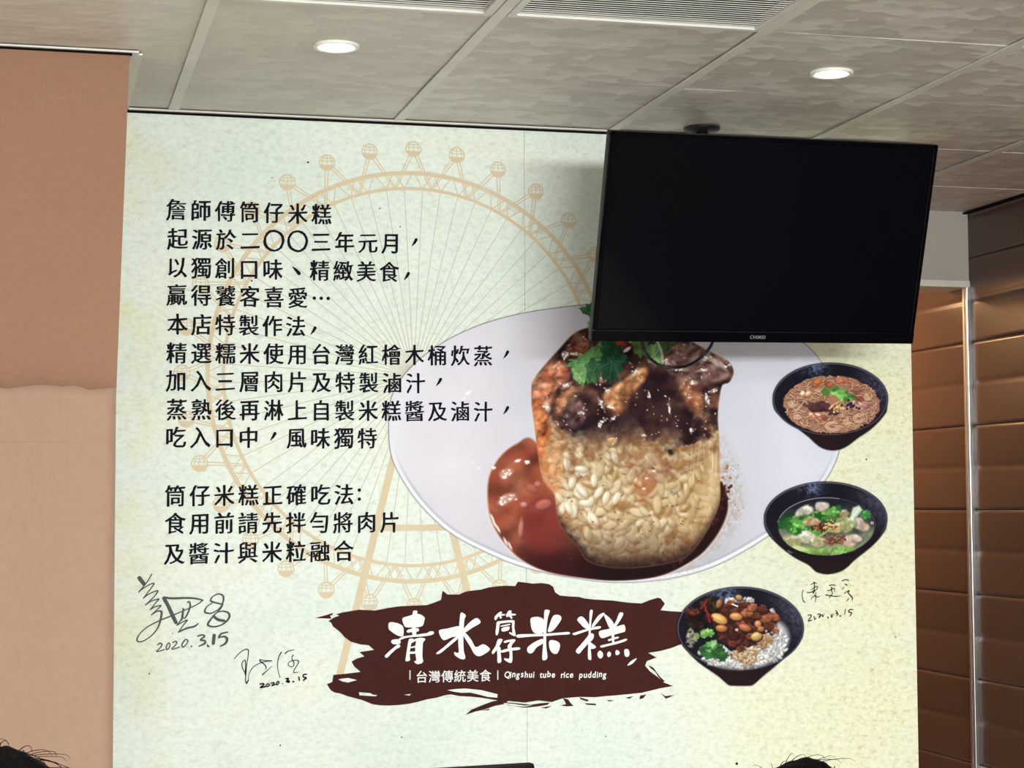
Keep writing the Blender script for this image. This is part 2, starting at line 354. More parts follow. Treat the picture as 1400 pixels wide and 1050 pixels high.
    for i in range(190):
        x, y = 740+rg.rand()*245, 455+rg.rand()*150
        j, k = int((y-c.y0)*c.S), int((x-c.x0)*c.S)
        if top[j, k] > .8:
            c.ell(x, y, .6+1.3*rg.rand(), .5+.7*rg.rand(), rg.randn(), (244, 226, 220) if rg.rand() < .6 else (206, 150, 104), .8, .75)
    c.ell(835, 602, 5, 3.6, 0, (226, 160, 92), 1.5, .9, .3)
    # drips below the sauce edge
    for q, col in (([(862, 640), (905, 634), (912, 640), (892, 655), (884, 672), (874, 672), (868, 655)], (124, 58, 40)), ([(872, 660), (888, 658), (884, 676), (874, 676)], (206, 120, 72)), ([(740, 610), (760, 612), (762, 650), (748, 672), (738, 650)], (214, 128, 70)), ([(752, 640), (764, 650), (760, 690), (752, 676)], (206, 116, 66))):
        c.tint(c.polymask(spline(q, 6), 13)*cm*np.clip(vnoise(c.h, c.w, 8, 91, 3)*1.6-.1, 0, 1), col, .8)
    for x, y in ((894, 644), (884, 654), (880, 668)): c.ell(x, y, 2.4, 1.2, 0, (255, 240, 230), 1, .9)
    # red pepper beside the herbs
    c.ell(848, 470, 9, 5, .4, (150, 58, 36), 2, 1, .3, .2); c.ell(857, 478, 6, 2.4, -.6, (246, 236, 232), 1.5, .85)
    # ---- coriander on top
    G = [(58, 104, 58), (84, 132, 74), (44, 82, 52), (108, 152, 92), (36, 70, 46)]
    def frond(pts, col, seed):
        """one big toothed leaf"""
        r2 = np.random.RandomState(seed); p = spline(pts, 7); ce = p.mean(0); out = []
        for i, q in enumerate(p):
            k = 1+.13*math.sin(i*1.05+seed)+.09*r2.randn()*(i % 2)
            out.append(ce+(q-ce)*k)
        mk = c.polymask(out, .9)
        v = vnoise(c.h, c.w, 12, seed, 3)
        c.put(mk, ramp(v, [(0, np.array(col)*.55), (.5, np.array(col)*.9), (1, np.clip(np.array(col)*1.35+8, 0, 255))]))
        for i in range(0, len(out), 11):
            q = ce+(out[i]-ce)*.75
            c.line([ce, q], .9, np.clip(np.array(col)*1.5+14, 0, 255), 1, .5); c.line([ce+(2, 1), q+(2, 1)], .8, np.array(col)*.45, 1, .4)
    frond([(792, 424), (800, 418), (809, 414), (822, 420), (824, 440), (812, 446), (804, 432)], (52, 98, 58), 5)
    c.poly([(803, 440), (812, 436), (812, 462), (806, 464)], (112, 156, 96), 1.2)
    frond([(790, 489), (806, 477), (822, 466), (832, 462), (830, 480), (822, 495), (812, 508), (806, 520), (796, 524), (785, 515), (782, 505), (776, 494)], (92, 140, 82), 6)
    frond([(800, 498), (814, 490), (820, 505), (816, 520), (806, 523)], (54, 96, 62), 9)
    frond([(822, 470), (838, 465), (850, 478), (858, 492), (852, 500), (846, 514), (836, 524), (824, 516), (818, 502), (822, 488)], (36, 76, 52), 7)
    frond([(782, 506), (796, 500), (800, 516), (796, 524), (786, 520)], (130, 176, 112), 8)
    frond([(866, 462), (884, 460), (884, 478), (876, 488), (866, 480)], (84, 116, 62), 11)
    frond([(880, 478), (898, 466), (906, 485), (905, 497), (892, 498), (884, 490)], (128, 166, 112), 12)
    frond([(900, 462), (926, 462), (920, 474), (910, 480), (900, 474)], (66, 96, 54), 13)
    c.line(spline([(898, 466), (904, 480), (906, 494)], 6, False), 3, (206, 216, 200), 1.5, .8)
    return c

def bowl(c, cx, cy, rx, ry, body, inner, seed, liprgb=(70, 68, 84)):
    """a black lacquered bowl seen from above and in front; inner = ellipse of its contents"""
    rg = np.random.RandomState(seed)
    b = spline(body+[(cx+rx*math.cos(t), cy+ry*math.sin(t)) for t in np.linspace(-math.pi+.05, -.05, 26)], 4)
    m = c.polymask(b, 1.)
    c.put(m, (24, 17, 24))
    yb = max(p[1] for p in body)
    c.tint(m*np.clip((c.Y-cy)/(yb-cy), 0, 1)*np.clip(1-abs(c.X-cx)/rx*1.1, 0, 1), (52, 28, 28), .55)
    c.tint(m*np.clip((c.X-cx)/rx-.3, 0, 1)*np.clip((c.Y-cy)/ry, 0, 1), (110, 52, 36), .5)
    c.ell(cx, cy, rx, ry, 0, (40, 38, 50), 1.)
    c.ell(cx, cy, rx-.7, ry-.7, 0, (88, 86, 104), 1.)
    c.ell(cx, cy+.4, rx-2.2, ry-2., 0, (22, 21, 32), 1.)
    q = np.sqrt(((c.X-cx)/rx)**2+((c.Y-cy)/ry)**2); ins = np.clip((1-q)*20, 0, 1)
    ang = np.arctan2(c.Y-cy, c.X-cx)
    # printed sheen on the inside of the wall
    n1 = vnoise(c.h, c.w, 3.2*c.S, seed, 3)
    c.tint(ins*np.exp(-((ang+2.0)/.32)**2)*np.clip((q-.55)*4, 0, 1)*np.clip(n1*2.4-.6, 0, 1), (124, 142, 188), .75)
    c.tint(ins*np.exp(-((ang+.28)/.45)**2)*np.clip((q-.62)*4, 0, 1)*np.clip(n1*1.4, 0, 1), (88, 84, 108), .8)
    c.tint(ins*np.exp(-((ang-1.57)/1.3)**2)*np.clip((q-.93)*12, 0, 1), (54, 52, 68), .7)
    return rg

def paint_noodles():
    c = Canvas(1052, 492, 1218, 620, 2.)
    rg = bowl(c, 1135, 545.5, 79, 49.8, [(1213, 556), (1210, 566), (1193, 585), (1173, 599), (1164, 606), (1156, 611.5), (1147, 615), (1136, 616), (1124, 613), (1115, 607), (1106, 598.5), (1086, 583), (1063, 566), (1057, 556)], None, 4)
    ix, iy, irx, iry = 1137, 553, 66.5, 40
    q = np.sqrt(((c.X-ix)/irx)**2+((c.Y-iy)/iry)**2); a = vnoise(c.h, c.w, 7*c.S, 2, 4)
    m = np.clip((1-q+(a-.5)*.12)*26, 0, 1)
    c.put(m, ramp(a, [(0, (112, 74, 62)), (.5, (158, 112, 92)), (1, (188, 142, 116))]))
    for i in range(430):
        t = rg.rand()*6.283; r = math.sqrt(rg.rand())*.97
        x, y = ix+irx*r*math.cos(t), iy+iry*r*math.sin(t)
        R = 3+9*rg.rand(); a0 = rg.rand()*6.283; sw = .8+1.8*rg.rand(); e = .45+.4*rg.rand()
        p = [(x+R*math.cos(a0+sw*k/7)-R*math.cos(a0), y+e*(R*math.sin(a0+sw*k/7)-R*math.sin(a0))) for k in range(8)]
        p = [u for u in p if ((u[0]-ix)/irx)**2+((u[1]-iy)/iry)**2 < .98]
        if len(p) < 3: continue
        v = rg.rand(); col = np.array((166, 116, 92))*(1-v)+np.array((228, 190, 160))*v
        if y > iy+18: col = col*.7+np.array((214, 170, 134))*.3
        c.line([(u[0]+.3, u[1]+.9) for u in p], 1.3, (104, 66, 54), .8, .6); c.line(p, 1.15, col, .6, .95)
    def blob(x, y, rx, ry, rot, col, n=1):
        for k in range(n): c.ell(x+rg.randn()*rx*.4*(n > 1), y+rg.randn()*ry*.4*(n > 1), rx*(.6 if n > 1 else 1), ry*(.6 if n > 1 else 1), rot+rg.randn()*.4*(n > 1), np.array(col)*(.8+.4*rg.rand()), 1.2, .95, .3, .25)
    blob(1117, 524, 8, 5, -.3, (190, 104, 60), 4); blob(1132, 527, 7, 5, .2, (160, 84, 58), 4); blob(1152, 521, 14, 3, .15, (196, 116, 84), 4)
    blob(1108, 556, 14, 5, .1, (98, 62, 64), 8); blob(1124, 557, 14, 7, .2, (78, 48, 56), 10); blob(1140, 563, 8, 4, .2, (84, 52, 52), 5)
    blob(1103, 537, 8, 6, -.2, (206, 168, 136), 3); c.ell(1097, 537, 2.6, 3, .3, (250, 232, 214), 1, .9); blob(1176, 545, 7, 4, .5, (132, 70, 60), 4); blob(1172, 535, 8, 3, .4, (150, 96, 84), 3)
    blob(1181, 555, 9, 5, .1, (176, 126, 116), 5); blob(1115, 568, 7, 4, .3, (196, 128, 104), 3); blob(1124, 571, 6, 5, -.2, (178, 110, 84), 3); c.ell(1108, 566, 2.5, 2, 0, (240, 200, 176), 1); c.ell(1118, 567, 3.4, 1.4, .2, (248, 226, 214), 1)
    for x, y, r1, r2 in ((1138, 583, 10, 6), (1174, 572, 8, 6), (1158, 577, 5, 4), (1186, 543, 5, 4), (1082, 552, 5, 4), (1090, 570, 5, 3)):
        for k in range(3): c.line([(x+(r1-2*k)*math.cos(t), y+(r2-1.4*k)*math.sin(t)) for t in np.linspace(0, 6.283*(.7+.2*rg.rand()), 18)], 1., (232, 194, 170), .7, .85)
    c.line([(1085, 566), (1094, 556), (1099, 548), (1104, 552)], 1.6, (214, 172, 156), .8, .9)
    leafmass(c, 1136, 536, 12, 8, [(72, 122, 62), (94, 150, 76)], 16, .5); leafmass(c, 1148, 540, 14, 9, [(104, 168, 84), (126, 190, 100), (70, 130, 62)], 22, .62); leafmass(c, 1160, 544, 9, 10, [(60, 112, 54), (82, 140, 70)], 12, .7)
    c.poly([(1130, 547), (1136, 540), (1142, 540), (1148, 548), (1136, 555)], (178, 116, 96), 1); c.line([(1136, 555), (1147, 549)], 1.5, (222, 170, 140), .8)
    for i in range(26):
        x, y = 1149+rg.randn()*6, 557+rg.randn()*3.6
        c.ell(x, y, 1.7, 1.5, 0, (216, 168, 112) if rg.rand() < .7 else (244, 214, 160), .8, 1, .35, .2)
    for i in range(22): c.ell(1165+rg.randn()*6, 556+rg.randn()*3.4, 2, 1.6, rg.rand()*3, (58, 30, 46) if rg.rand() < .75 else (200, 170, 180), .8, 1, .3)
    return c

def paint_dumplings():
    c = Canvas(1040, 654, 1217, 789, 2.)
    rg = bowl(c, 1128.5, 709.3, 84.4, 51, [(1212, 718), (1209, 727), (1194, 745), (1168, 766), (1160, 774), (1150, 781), (1138, 784.5), (1127, 785), (1115, 781.5), (1105, 772.5), (1087, 763), (1068, 749), (1052, 733), (1045, 720)], None, 6)
    ix, iy, irx, iry = 1129.5, 720, 67, 39.5
    q = np.sqrt(((c.X-ix)/irx)**2+((c.Y-iy)/iry)**2); m = np.clip((1-q)*26, 0, 1)
    a = vnoise(c.h, c.w, 12*c.S, 8, 3)
    dep = np.clip((c.Y-iy)/iry*.55+.42+(a-.5)*.5, 0, 1)
    c.put(m, ramp(dep, [(0, (30, 30, 42)), (.35, (62, 68, 66)), (.7, (132, 142, 116)), (1, (166, 172, 128))]))
    c.line([(ix+irx*math.cos(t), iy+iry*math.sin(t)) for t in np.linspace(-3.0, -1.3, 30)], 1.1, (176, 172, 188), .8, .8)
    c.line([(ix+irx*math.cos(t), iy+iry*math.sin(t)) for t in np.linspace(-1.3, 0, 30)], .8, (110, 108, 124), .8, .6)
    G = [(58, 122, 48), (84, 152, 66), (44, 98, 42), (118, 176, 92)]
    leafmass(c, 1078, 716, 17, 1, [(40, 92, 44), (62, 124, 58), (30, 74, 38)], 30, .7); leafmass(c, 1098, 712, 16, 2, G, 26, .55); leafmass(c, 1128, 703, 18, 3, G, 30, .42); leafmass(c, 1143, 696, 7, 4, G, 12, .8)
    leafmass(c, 1104, 722, 22, 5, G, 30, .35); leafmass(c, 1184, 704, 8, 6, [(60, 130, 66), (96, 160, 90)], 12, .8)
    def dump(x, y, rx, ry, rot, col, pk=None):
        co, sn = math.cos(rot), math.sin(rot); ph = rg.rand()*6.28
        P = []
        for t in np.linspace(0, 6.283, 15)[:-1]:
            k = 1+.16*math.sin(2*t+ph)+.10*math.sin(3*t+2*ph)+.06*rg.randn(); u, v = rx*k*math.cos(t), ry*k*math.sin(t)
            P.append((x+u*co-v*sn, y+u*sn+v*co))
        P = spline(P, 4); mk = c.polymask(P, 1.6); col = np.array(col, float)
        c.put(c.polymask([(u+1, v+2) for u, v in P], 3), (66, 74, 56), .6)
        n = vnoise(c.h, c.w, 5*c.S, int(x*3+y), 3); sh = np.clip((c.Y-y)/ry*.5+.5, 0, 1)
        c.put(mk, ramp(np.clip(n*.9+.35-sh*.45, 0, 1), [(0, col*.55), (.35, col*.85), (.7, np.clip(col*1.06, 0, 255)), (1, (250, 246, 238))]))
        if pk is not None: c.tint(mk*np.clip(vnoise(c.h, c.w, 6*c.S, int(x), 2)*2.4-.8, 0, 1), pk, .8)
        for k in range(4):
            t = rg.rand()*6.28; c.line(spline([(x+rx*.7*math.cos(t), y+ry*.7*math.sin(t)), (x+rx*.3*rg.randn()*.6, y+ry*.3*rg.randn()), (x+rx*.6*math.cos(t+1.2), y+ry*.6*math.sin(t+1.2))], 5, False), .8, col*.8, 1.2, .5)
    dump(1099, 699, 14, 5.5, -.55, (196, 196, 178)); dump(1123, 692, 11, 5.2, .05, (224, 214, 208), (222, 178, 166))
    c.poly([(1161, 708), (1166, 694), (1174, 691), (1179, 697), (1172, 706), (1164, 713)], (206, 222, 204), 1.4); c.line([(1164, 708), (1175, 694)], 1.4, (240, 246, 236), 1, .8); c.line([(1168, 708), (1178, 697)], 1, (150, 180, 150), 1, .8)
    dump(1154, 702, 7, 5, .3, (166, 150, 112)); dump(1152, 712, 8, 7, 0, (150, 158, 104)); dump(1110, 714, 12, 5.4, .1, (210, 190, 158), (160, 84, 52))
    dump(1176, 717, 11, 8.5, .4, (214, 204, 192), (168, 120, 104)); dump(1158, 718, 9, 12, .5, (168, 174, 124)); dump(1140, 722, 12, 7, .2, (196, 182, 130))
    dump(1104, 735, 15, 7.4, .35, (222, 218, 196)); dump(1118, 741, 13, 6, .1, (186, 182, 136)); dump(1084, 741, 14, 8, .3, (166, 164, 118))
    dump(1163, 739, 13.5, 7.2, -.12, (214, 186, 172), (196, 146, 136)); dump(1171, 736, 6, 5, 0, (232, 216, 208), (206, 168, 156))
    for i in range(46):
        x, y = 1126+rg.randn()*8, 721+rg.randn()*3
        c.ell(x, y, 2.2, 1.5, rg.rand()*3, (72, 34, 28) if rg.rand() < .7 else (126, 66, 42), 1, .95, .3)
    for i in range(40):
        x, y = 1140+rg.randn()*8, 738+rg.randn()*2.6
        c.ell(x, y, 2.6, 1.6, rg.rand()*3, (104, 56, 44) if rg.rand() < .7 else (150, 100, 78), 1, .9, .3)
    for i in range(40): c.ell(1135+rg.randn()*7, 720+rg.randn()*4, 1.2, .9, 0, (232, 208, 150) if rg.rand() < .6 else (190, 150, 90), .8, .95)
    c.line(spline([(1118, 734), (1127, 729), (1134, 724)], 5, False), 2, (150, 184, 92), 1)
    for x in range(1084, 1164, 6):
        c.ell(x, 752+2.5*math.sin(x), 8, 4.4, rg.randn()*.3, np.array((132, 168, 84))*(.75+.5*rg.rand()), 1.6, .9, .2, .15)
    c.ell(1093, 750, 10, 3.4, .2, (196, 218, 150), 1.4, .9); leafmass(c, 1148, 752, 10, 14, [(110, 164, 72), (136, 188, 96)], 14, .5)
    for k in range(5): c.line([(1136+3*k, 760-.4*k), (1140+3*k, 753)], 1, (206, 226, 170), .8, .8)
    c.ell(1192, 715, 2.2, 2, 0, (206, 214, 196), .8); c.ell(1192, 715, 1, 1, 0, (60, 70, 60), .8)
    k = np.clip((q-.99)*40, 0, 1)
    c.tint(k*np.clip((1.16-q)*20, 0, 1)*np.clip((c.Y-iy)/10, 0, 1), (26, 20, 28), 1.)
    return c

def paint_porkrice():
    c = Canvas(921, 798, 1103, 942, 2.)
    rg = bowl(c, 1012, 859, 86.8, 57, [(1098, 866), (1094, 876), (1071, 901), (1043, 924.5), (1030, 936), (1022, 937.6), (1003, 937.6), (995, 936), (981, 924), (954, 905), (934, 884), (926, 868)], None, 11)
    def pile(x0, y0, rx, ry, n, cols, L, W, rot=None, sh=.25):
        for i in range(n):
            t = rg.rand()*6.283; r = math.sqrt(rg.rand())
            x, y = x0+rx*r*math.cos(t), y0+ry*r*math.sin(t)
            col = np.array(cols[rg.randint(len(cols))])*(.85+.25*rg.rand()); a = rg.rand()*3.14 if rot is None else rot+rg.randn()*.4
            k = .7+.6*rg.rand()
            c.ell(x+.4, y+.9, L*k*1.1, W*k*1.15, a, np.array(cols[0])*.5, 1.6, .4)
            c.ell(x, y, L*k, W*k, a, np.clip(col, 0, 255), 1.5, .85, sh, .1)
    WHT = [(216, 214, 220), (236, 236, 240), (250, 250, 252)]
    c.poly(spline([(962, 892), (985, 898), (1010, 898), (1040, 890), (1058, 872), (1062, 850), (1074, 858), (1078, 876), (1064, 898), (1036, 911), (1000, 914), (972, 907)], 5), (196, 194, 202), 4, .95)
    pile(1046, 880, 30, 26, 170, WHT, 3.4, 1.6); pile(1010, 902, 46, 11, 200, WHT, 3.2, 1.5); pile(1000, 822, 9, 4, 18, WHT, 3, 1.8); pile(1018, 822, 12, 4, 18, WHT, 3, 1.6); pile(1055, 838, 5, 5, 10, WHT, 3, 1.6); pile(975, 892, 22, 12, 60, WHT, 3, 1.4); pile(944, 872, 6, 12, 30, [(150, 146, 124), (200, 200, 180)], 3, 1.2)
    pile(1020, 896, 18, 11, 90, [(206, 166, 122), (232, 204, 168), (244, 230, 206), (190, 136, 92)], 3.2, 1.5); pile(1042, 876, 14, 9, 50, [(196, 150, 106), (226, 200, 160)], 3.2, 1.5)
    DK = [(34, 22, 22), (54, 34, 30), (22, 18, 18)]
    pile(953, 846, 16, 12, 120, DK, 3.2, 2.2); pile(972, 826, 14, 8, 80, [(56, 42, 28), (86, 62, 40), (36, 26, 22)], 3.4, 2.2); pile(946, 836, 8, 4, 22, [(92, 44, 34), (120, 66, 48)], 3, 1.5)
    BR = [(96, 50, 38), (128, 72, 50), (148, 90, 62), (72, 36, 32)]
    pile(1018, 848, 42, 22, 150, [(64, 34, 30), (84, 44, 36)], 5, 3.6); pile(1008, 870, 26, 15, 130, [(72, 34, 34), (98, 54, 44), (54, 28, 28)], 3.6, 2.4)
    for x, y, s in ((990, 832, 7), (1004, 836, 7), (1022, 838, 10), (1028, 830, 8), (1042, 832, 7), (1046, 846, 9), (1055, 842, 8), (1060, 845, 6), (1052, 856, 8), (1016, 826, 6), (1034, 842, 7), (1012, 852, 7), (986, 860, 8), (1000, 880, 7), (1012, 886, 6), (1036, 862, 7), (1020, 858, 9), (998, 824, 6), (984, 824, 5), (1060, 862, 5), (1024, 870, 6)):
        pts = [(x+s*(.75+.4*rg.rand())*math.cos(t), y+s*.7*(.75+.4*rg.rand())*math.sin(t)) for t in np.arange(6)/6*6.283+rg.rand()]
        col = np.array(BR[rg.randint(3)])
        c.poly([(u+.6, v+1.6) for u, v in pts], col*.4, 1.5, .8)
        mk = c.polymask(pts, 1.2); c.put(mk, ramp(vnoise(c.h, c.w, 4*c.S, int(x*7+y), 3), [(0, col*.6), (.5, col), (1, np.clip(col*1.5, 0, 255))]))
        c.line([pts[4], pts[5]], 1.1, np.clip(col*1.7, 0, 255), 1, .7)
    for x, y, rx, ry, r, col in ((983, 846, 12, 6.4, .45, (226, 172, 100)), (1006, 843, 9, 5.4, .1, (206, 144, 92)), (986, 859, 8, 5, .1, (186, 118, 74)), (1018, 858, 9, 5, .3, (176, 108, 76)), (1034, 870, 8, 6, -.3, (206, 166, 112)), (1036, 853, 4.6, 5, .3, (196, 140, 94)), (1040, 860, 5, 4, 0, (172, 110, 76)), (1010, 817, 5, 4, .2, (176, 132, 84)), (983, 825, 4, 7, .4, (150, 106, 66))):
        c.ell(x+.8, y+1.8, rx*1.05, ry*1.1, r, (52, 26, 20), 1.6, .8); c.ell(x, y, rx, ry, r, col, 1.2, 1, .28, .3); c.ell(x-rx*.2, y-ry*.35, rx*.5, ry*.25, r, np.clip(np.array(col)*1.3, 0, 255), 1.4, .8)
    c.ell(1007, 861, 2.4, 2, 0, (226, 178, 112), 1); c.line([(1001, 826), (1008, 829)], 2, (240, 236, 236), 1)
    for p in ([(962, 824), (966, 836), (970, 850)], [(966, 822), (958, 832)], [(964, 834), (974, 846)]): c.line(spline(p, 5, False), 2.4, (134, 40, 34), 1)
    leafmass(c, 972, 888, 15, 21, [(66, 116, 60), (46, 88, 48), (88, 140, 80)], 34, .85); leafmass(c, 984, 894, 12, 22, [(52, 96, 46), (36, 70, 38)], 20, .8); leafmass(c, 967, 866, 9, 23, [(110, 172, 84), (84, 148, 68), (132, 190, 104)], 18, .9)
    c.ell(976, 880, 3, 6, .5, (176, 204, 160), 1.4, .8); c.ell(952, 870, 4, 5, .3, (150, 176, 110), 1.4, .8)
    return c
# ---------------------------------------------------------------- the room
CEIL_GREY = (186, 178, 166)
def ceiling_material():
    m = bpy.data.materials.new('vinyl_ceiling_tile'); m.use_nodes = True; nt = m.node_tree; N = nt.nodes; K = nt.links.new; b = N['Principled BSDF']
    b.inputs['Roughness'].default_value = .42; b.inputs['Specular IOR Level'].default_value = .35
    tc = N.new('ShaderNodeTexCoord'); mp = N.new('ShaderNodeMapping'); mp.inputs['Scale'].default_value = (15, 25, 15); K(tc.outputs['Object'], mp.inputs['Vector'])
    v = N.new('ShaderNodeTexVoronoi'); v.distance = 'MANHATTAN'; v.inputs['Scale'].default_value = 1.; v.inputs['Randomness'].default_value = .75; K(mp.outputs[0], v.inputs['Vector'])
    sp = N.new('ShaderNodeSeparateColor'); K(v.outputs['Color'], sp.inputs[0])
    r = N.new('ShaderNodeValToRGB'); r.color_ramp.interpolation = 'CONSTANT'; e = r.color_ramp.elements
    e[0].color = rgba((200, 193, 187)); e[1].position = .45; e[1].color = rgba((214, 208, 202)); q = e.new(.75); q.color = rgba((226, 220, 214)); K(sp.outputs[0], r.inputs[0])
    n = N.new('ShaderNodeTexNoise'); n.inputs['Scale'].default_value = 1.6; n.inputs['Detail'].default_value = 4; K(tc.outputs['Object'], n.inputs['Vector'])
    # the left-hand tiles are plainer and stained, the right-hand ones keep their printed pattern
    sx = N.new('ShaderNodeSeparateXYZ'); K(tc.outputs['Object'], sx.inputs[0])
    mr = N.new('ShaderNodeMapRange'); mr.inputs[1].default_value = .3; mr.inputs[2].default_value = 1.5; mr.inputs[3].default_value = .75; mr.inputs[4].default_value = .1; K(sx.outputs[0], mr.inputs[0])
    mx = N.new('ShaderNodeMix'); mx.data_type = 'RGBA'; K(mr.outputs[0], mx.inputs[0]); K(r.outputs[0], mx.inputs[6]); mx.inputs[7].default_value = rgba((220, 214, 205))
    m2 = N.new('ShaderNodeMix'); m2.data_type = 'RGBA'; m2.blend_type = 'MULTIPLY'; m2.inputs[0].default_value = .55; K(mx.outputs[2], m2.inputs[6])
    r2 = N.new('ShaderNodeValToRGB'); r2.color_ramp.elements[0].position = .35; r2.color_ramp.elements[0].color = (.78, .75, .71, 1); r2.color_ramp.elements[1].position = .62; r2.color_ramp.elements[1].color = (1, 1, 1, 1); K(n.outputs[0], r2.inputs[0]); K(r2.outputs[0], m2.inputs[7])
    K(m2.outputs[2], b.inputs['Base Color'])
    bp = N.new('ShaderNodeBump'); bp.inputs['Strength'].default_value = .25; bp.inputs['Distance'].default_value = .004; K(v.outputs['Distance'], bp.inputs['Height'])
    n3 = N.new('ShaderNodeTexNoise'); n3.inputs['Scale'].default_value = 5; K(tc.outputs['Object'], n3.inputs['Vector'])
    b2 = N.new('ShaderNodeBump'); b2.inputs['Strength'].default_value = .35; b2.inputs['Distance'].default_value = .02; K(n3.outputs[0], b2.inputs['Height']); K(bp.outputs[0], b2.inputs['Normal']); K(b2.outputs[0], b.inputs['Normal'])
    return m
M_CEIL = ceiling_material()
M_TEE = material('painted_ceiling_tee', (222, 219, 212), .4, .4, noise=(9, .06))
M_DARK = material('dark_void', (14, 13, 12), .9, .1, noise=(8, .2))
M_PLASTER = material('cream_plaster', (222, 214, 204), .8, .2, noise=(3, .05), bump=(25, .08))
M_FLOOR = material('worn_floor_tile', (194, 190, 186), .45, .4, noise=(2.5, .12))
M_TAN = material('tan_wall_paper', (164, 134, 115), .7, .25, noise=(60, .035), bump=(180, .05))
M_TAN2 = material('brown_wall_paper', (150, 112, 90), .7, .25, noise=(70, .04, (1, 1, 2)), bump=(180, .05))
M_STEEL = material('brushed_steel_trim', (206, 204, 206), .28, .5, 1., noise=(30, .08, (8, 8, .4)))
M_ALU = material('white_painted_metal', (206, 204, 196), .4, .4, noise=(12, .05))

XR = 3.245                                   # face of the tiled wall on the right
struct(box('floor', (-3, -3, -.1), (XR+.2, 8.2, 0), M_FLOOR))
struct(box('wall_rear', (-3, -3.1, 0), (XR+.2, -3, CEIL+.3), M_PLASTER))
struct(box('wall_left', (-3.1, -3, 0), (-3, 5.1, CEIL+.3), M_PLASTER))
struct(box('wall_back', (-3, WALL+.008, 0), (2.452, WALL+.13, CEIL+.3), M_PLASTER))
struct(box('wall_passage', (2.34, WALL+.13, 0), (2.452, 8.2, CEIL+.3), M_PLASTER))
struct(box('wall_passage_end', (2.452, 8.0, 0), (XR+.2, 8.2, CEIL+.3), M_TAN))

# ceiling: slab, lay-in tiles, main tees along the room, wall angle
ceil = struct(box('ceiling', (-3, -3, CEIL+.2), (XR+.2, 8, CEIL+.3), M_DARK))
TX = [-3.0, -2.64, -2.04, -1.44, -.84, -.24, .36, .957, 1.56, 2.16, 2.76, XR]
TY = [-3, -2.1, -1.5, -.9, -.3, .3, .9, 1.5, 2.1, 2.68, 3.27, 3.868, 4.455, 5.06, 5.66, 6.15, 6.8, 7.4, 8.0]
rg = random.Random(4)
VENT_CELLS = {(6, 10), (7, 10)}
for i in range(len(TX)-1):
    for j in range(len(TY)-1):
        if (i, j) in VENT_CELLS: continue
        x0, x1, y0, y1 = TX[i]+.002, TX[i+1]-.002, TY[j]+.0024, TY[j+1]-.0024
        if y0 > 5.1 and x1 < 2.5: continue
        if x1 < 2.5 and TY[j] > 4.4 and TY[j] < 5: y1 = WALL+.006
        bm = bmesh.new(); bx(bm, (x0, y0, CEIL), (x1, y1, CEIL+.012))
        t = obj('ceiling_tile', bm, M_CEIL, ceil)
        c = Vector(((x0+x1)/2, (y0+y1)/2, CEIL)); a, b_ = rg.choice([rg.uniform(-.0055, -.002), rg.uniform(0, .003)]) if x0 < 1.2 else rg.uniform(-.002, .005), rg.uniform(-.003, .003)
        R = Matrix.Translation(c)@Euler((a, b_, 0)).to_matrix().to_4x4()@Matrix.Translation(-c)
        t.data.transform(R); t.data.transform(Matrix.Translation((0, 0, abs(a)*.3+abs(b_)*.3+.0005)))
for x in TX[1:-1]:
    yend = WALL+.005 if x < 2.45 else 8
    bm = bmesh.new(); bx(bm, (x-.0135, -3, CEIL-.004), (x+.0135, yend, CEIL-.0005), .0008); bx(bm, (x-.003, -3, CEIL-.0005), (x+.003, yend, CEIL+.04))
    obj('ceiling_tee', bm, M_TEE, ceil)
bm = bmesh.new(); bx(bm, (.24, WALL-.016, CEIL-.006), (2.452, WALL+.004, CEIL-.002)); obj('wall_angle', bm, M_TEE, ceil)
bm = bmesh.new(); bx(bm, (.24, WALL-.004, CEIL-.012), (2.452, WALL+.006, CEIL-.006)); obj('wall_dark_strip', bm, M_DARK, ceil)  # solid near-black strip that draws the dark line below the wall angle
bm = bmesh.new(); bx(bm, (XR-.02, -3, CEIL-.006), (XR+.002, 8, CEIL-.001)); obj('wall_angle', bm, M_DARK, ceil)

# pillar on the left, papered in two heights: the brown upper sheet leans back to the ledge of the tan lower one
PX = .232
bm = bmesh.new()
zl = on_y(158, 530, 4.41).z
bx(bm, (-1.6, 4.46, 0), (PX-.045, WALL+.008, CEIL))
pil = struct(obj('column_left', bm, M_TAN))
bm = bmesh.new(); n = 60; prev = None; prevb = None
xl, xrt = -1.6, .1945
for i in range(n+1):                                       # lower sheet with a wavy, slightly curled top edge
    t = i/n; x = xl+(xrt-xl)*t
    wv = .0035*math.sin(x*31)+.0025*math.sin(x*67+1)+.002*math.sin(x*113+2)
    cur = .008+.006*math.sin(x*23+1)
    col = [bm.verts.new((x-.002*(0 if k else 0), 4.41-(cur if k == 2 else 0), z)) for k, z in enumerate((0, zl-.03, zl+wv))]
    back = [bm.verts.new((v.co.x, v.co.y+.006, v.co.z)) for v in col]
    if prev:
        for k in range(2): bm.faces.new((prev[k], col[k], col[k+1], prev[k+1])); bm.faces.new((prevb[k], prevb[k+1], back[k+1], back[k]))
        bm.faces.new((prev[2], col[2], back[2], prevb[2]))
    prev, prevb = col, back
for k in range(2): bm.faces.new((prev[k], prevb[k], prevb[k+1], prev[k+1]))
sheet = obj('lower_paper', bm, M_TAN, pil, True); sheet['label'] = 'light tan paper with a curled top edge'
zs = on_y(60, 604, 4.41).z
bm = bmesh.new(); bx(bm, (xl, 4.4085, zs-.0012), (xrt, 4.4102, zs)); obj('paper_seam', bm, material('paper_seam_line', (168, 128, 104), .7), pil)
bm = bmesh.new()                                            # upper sheet
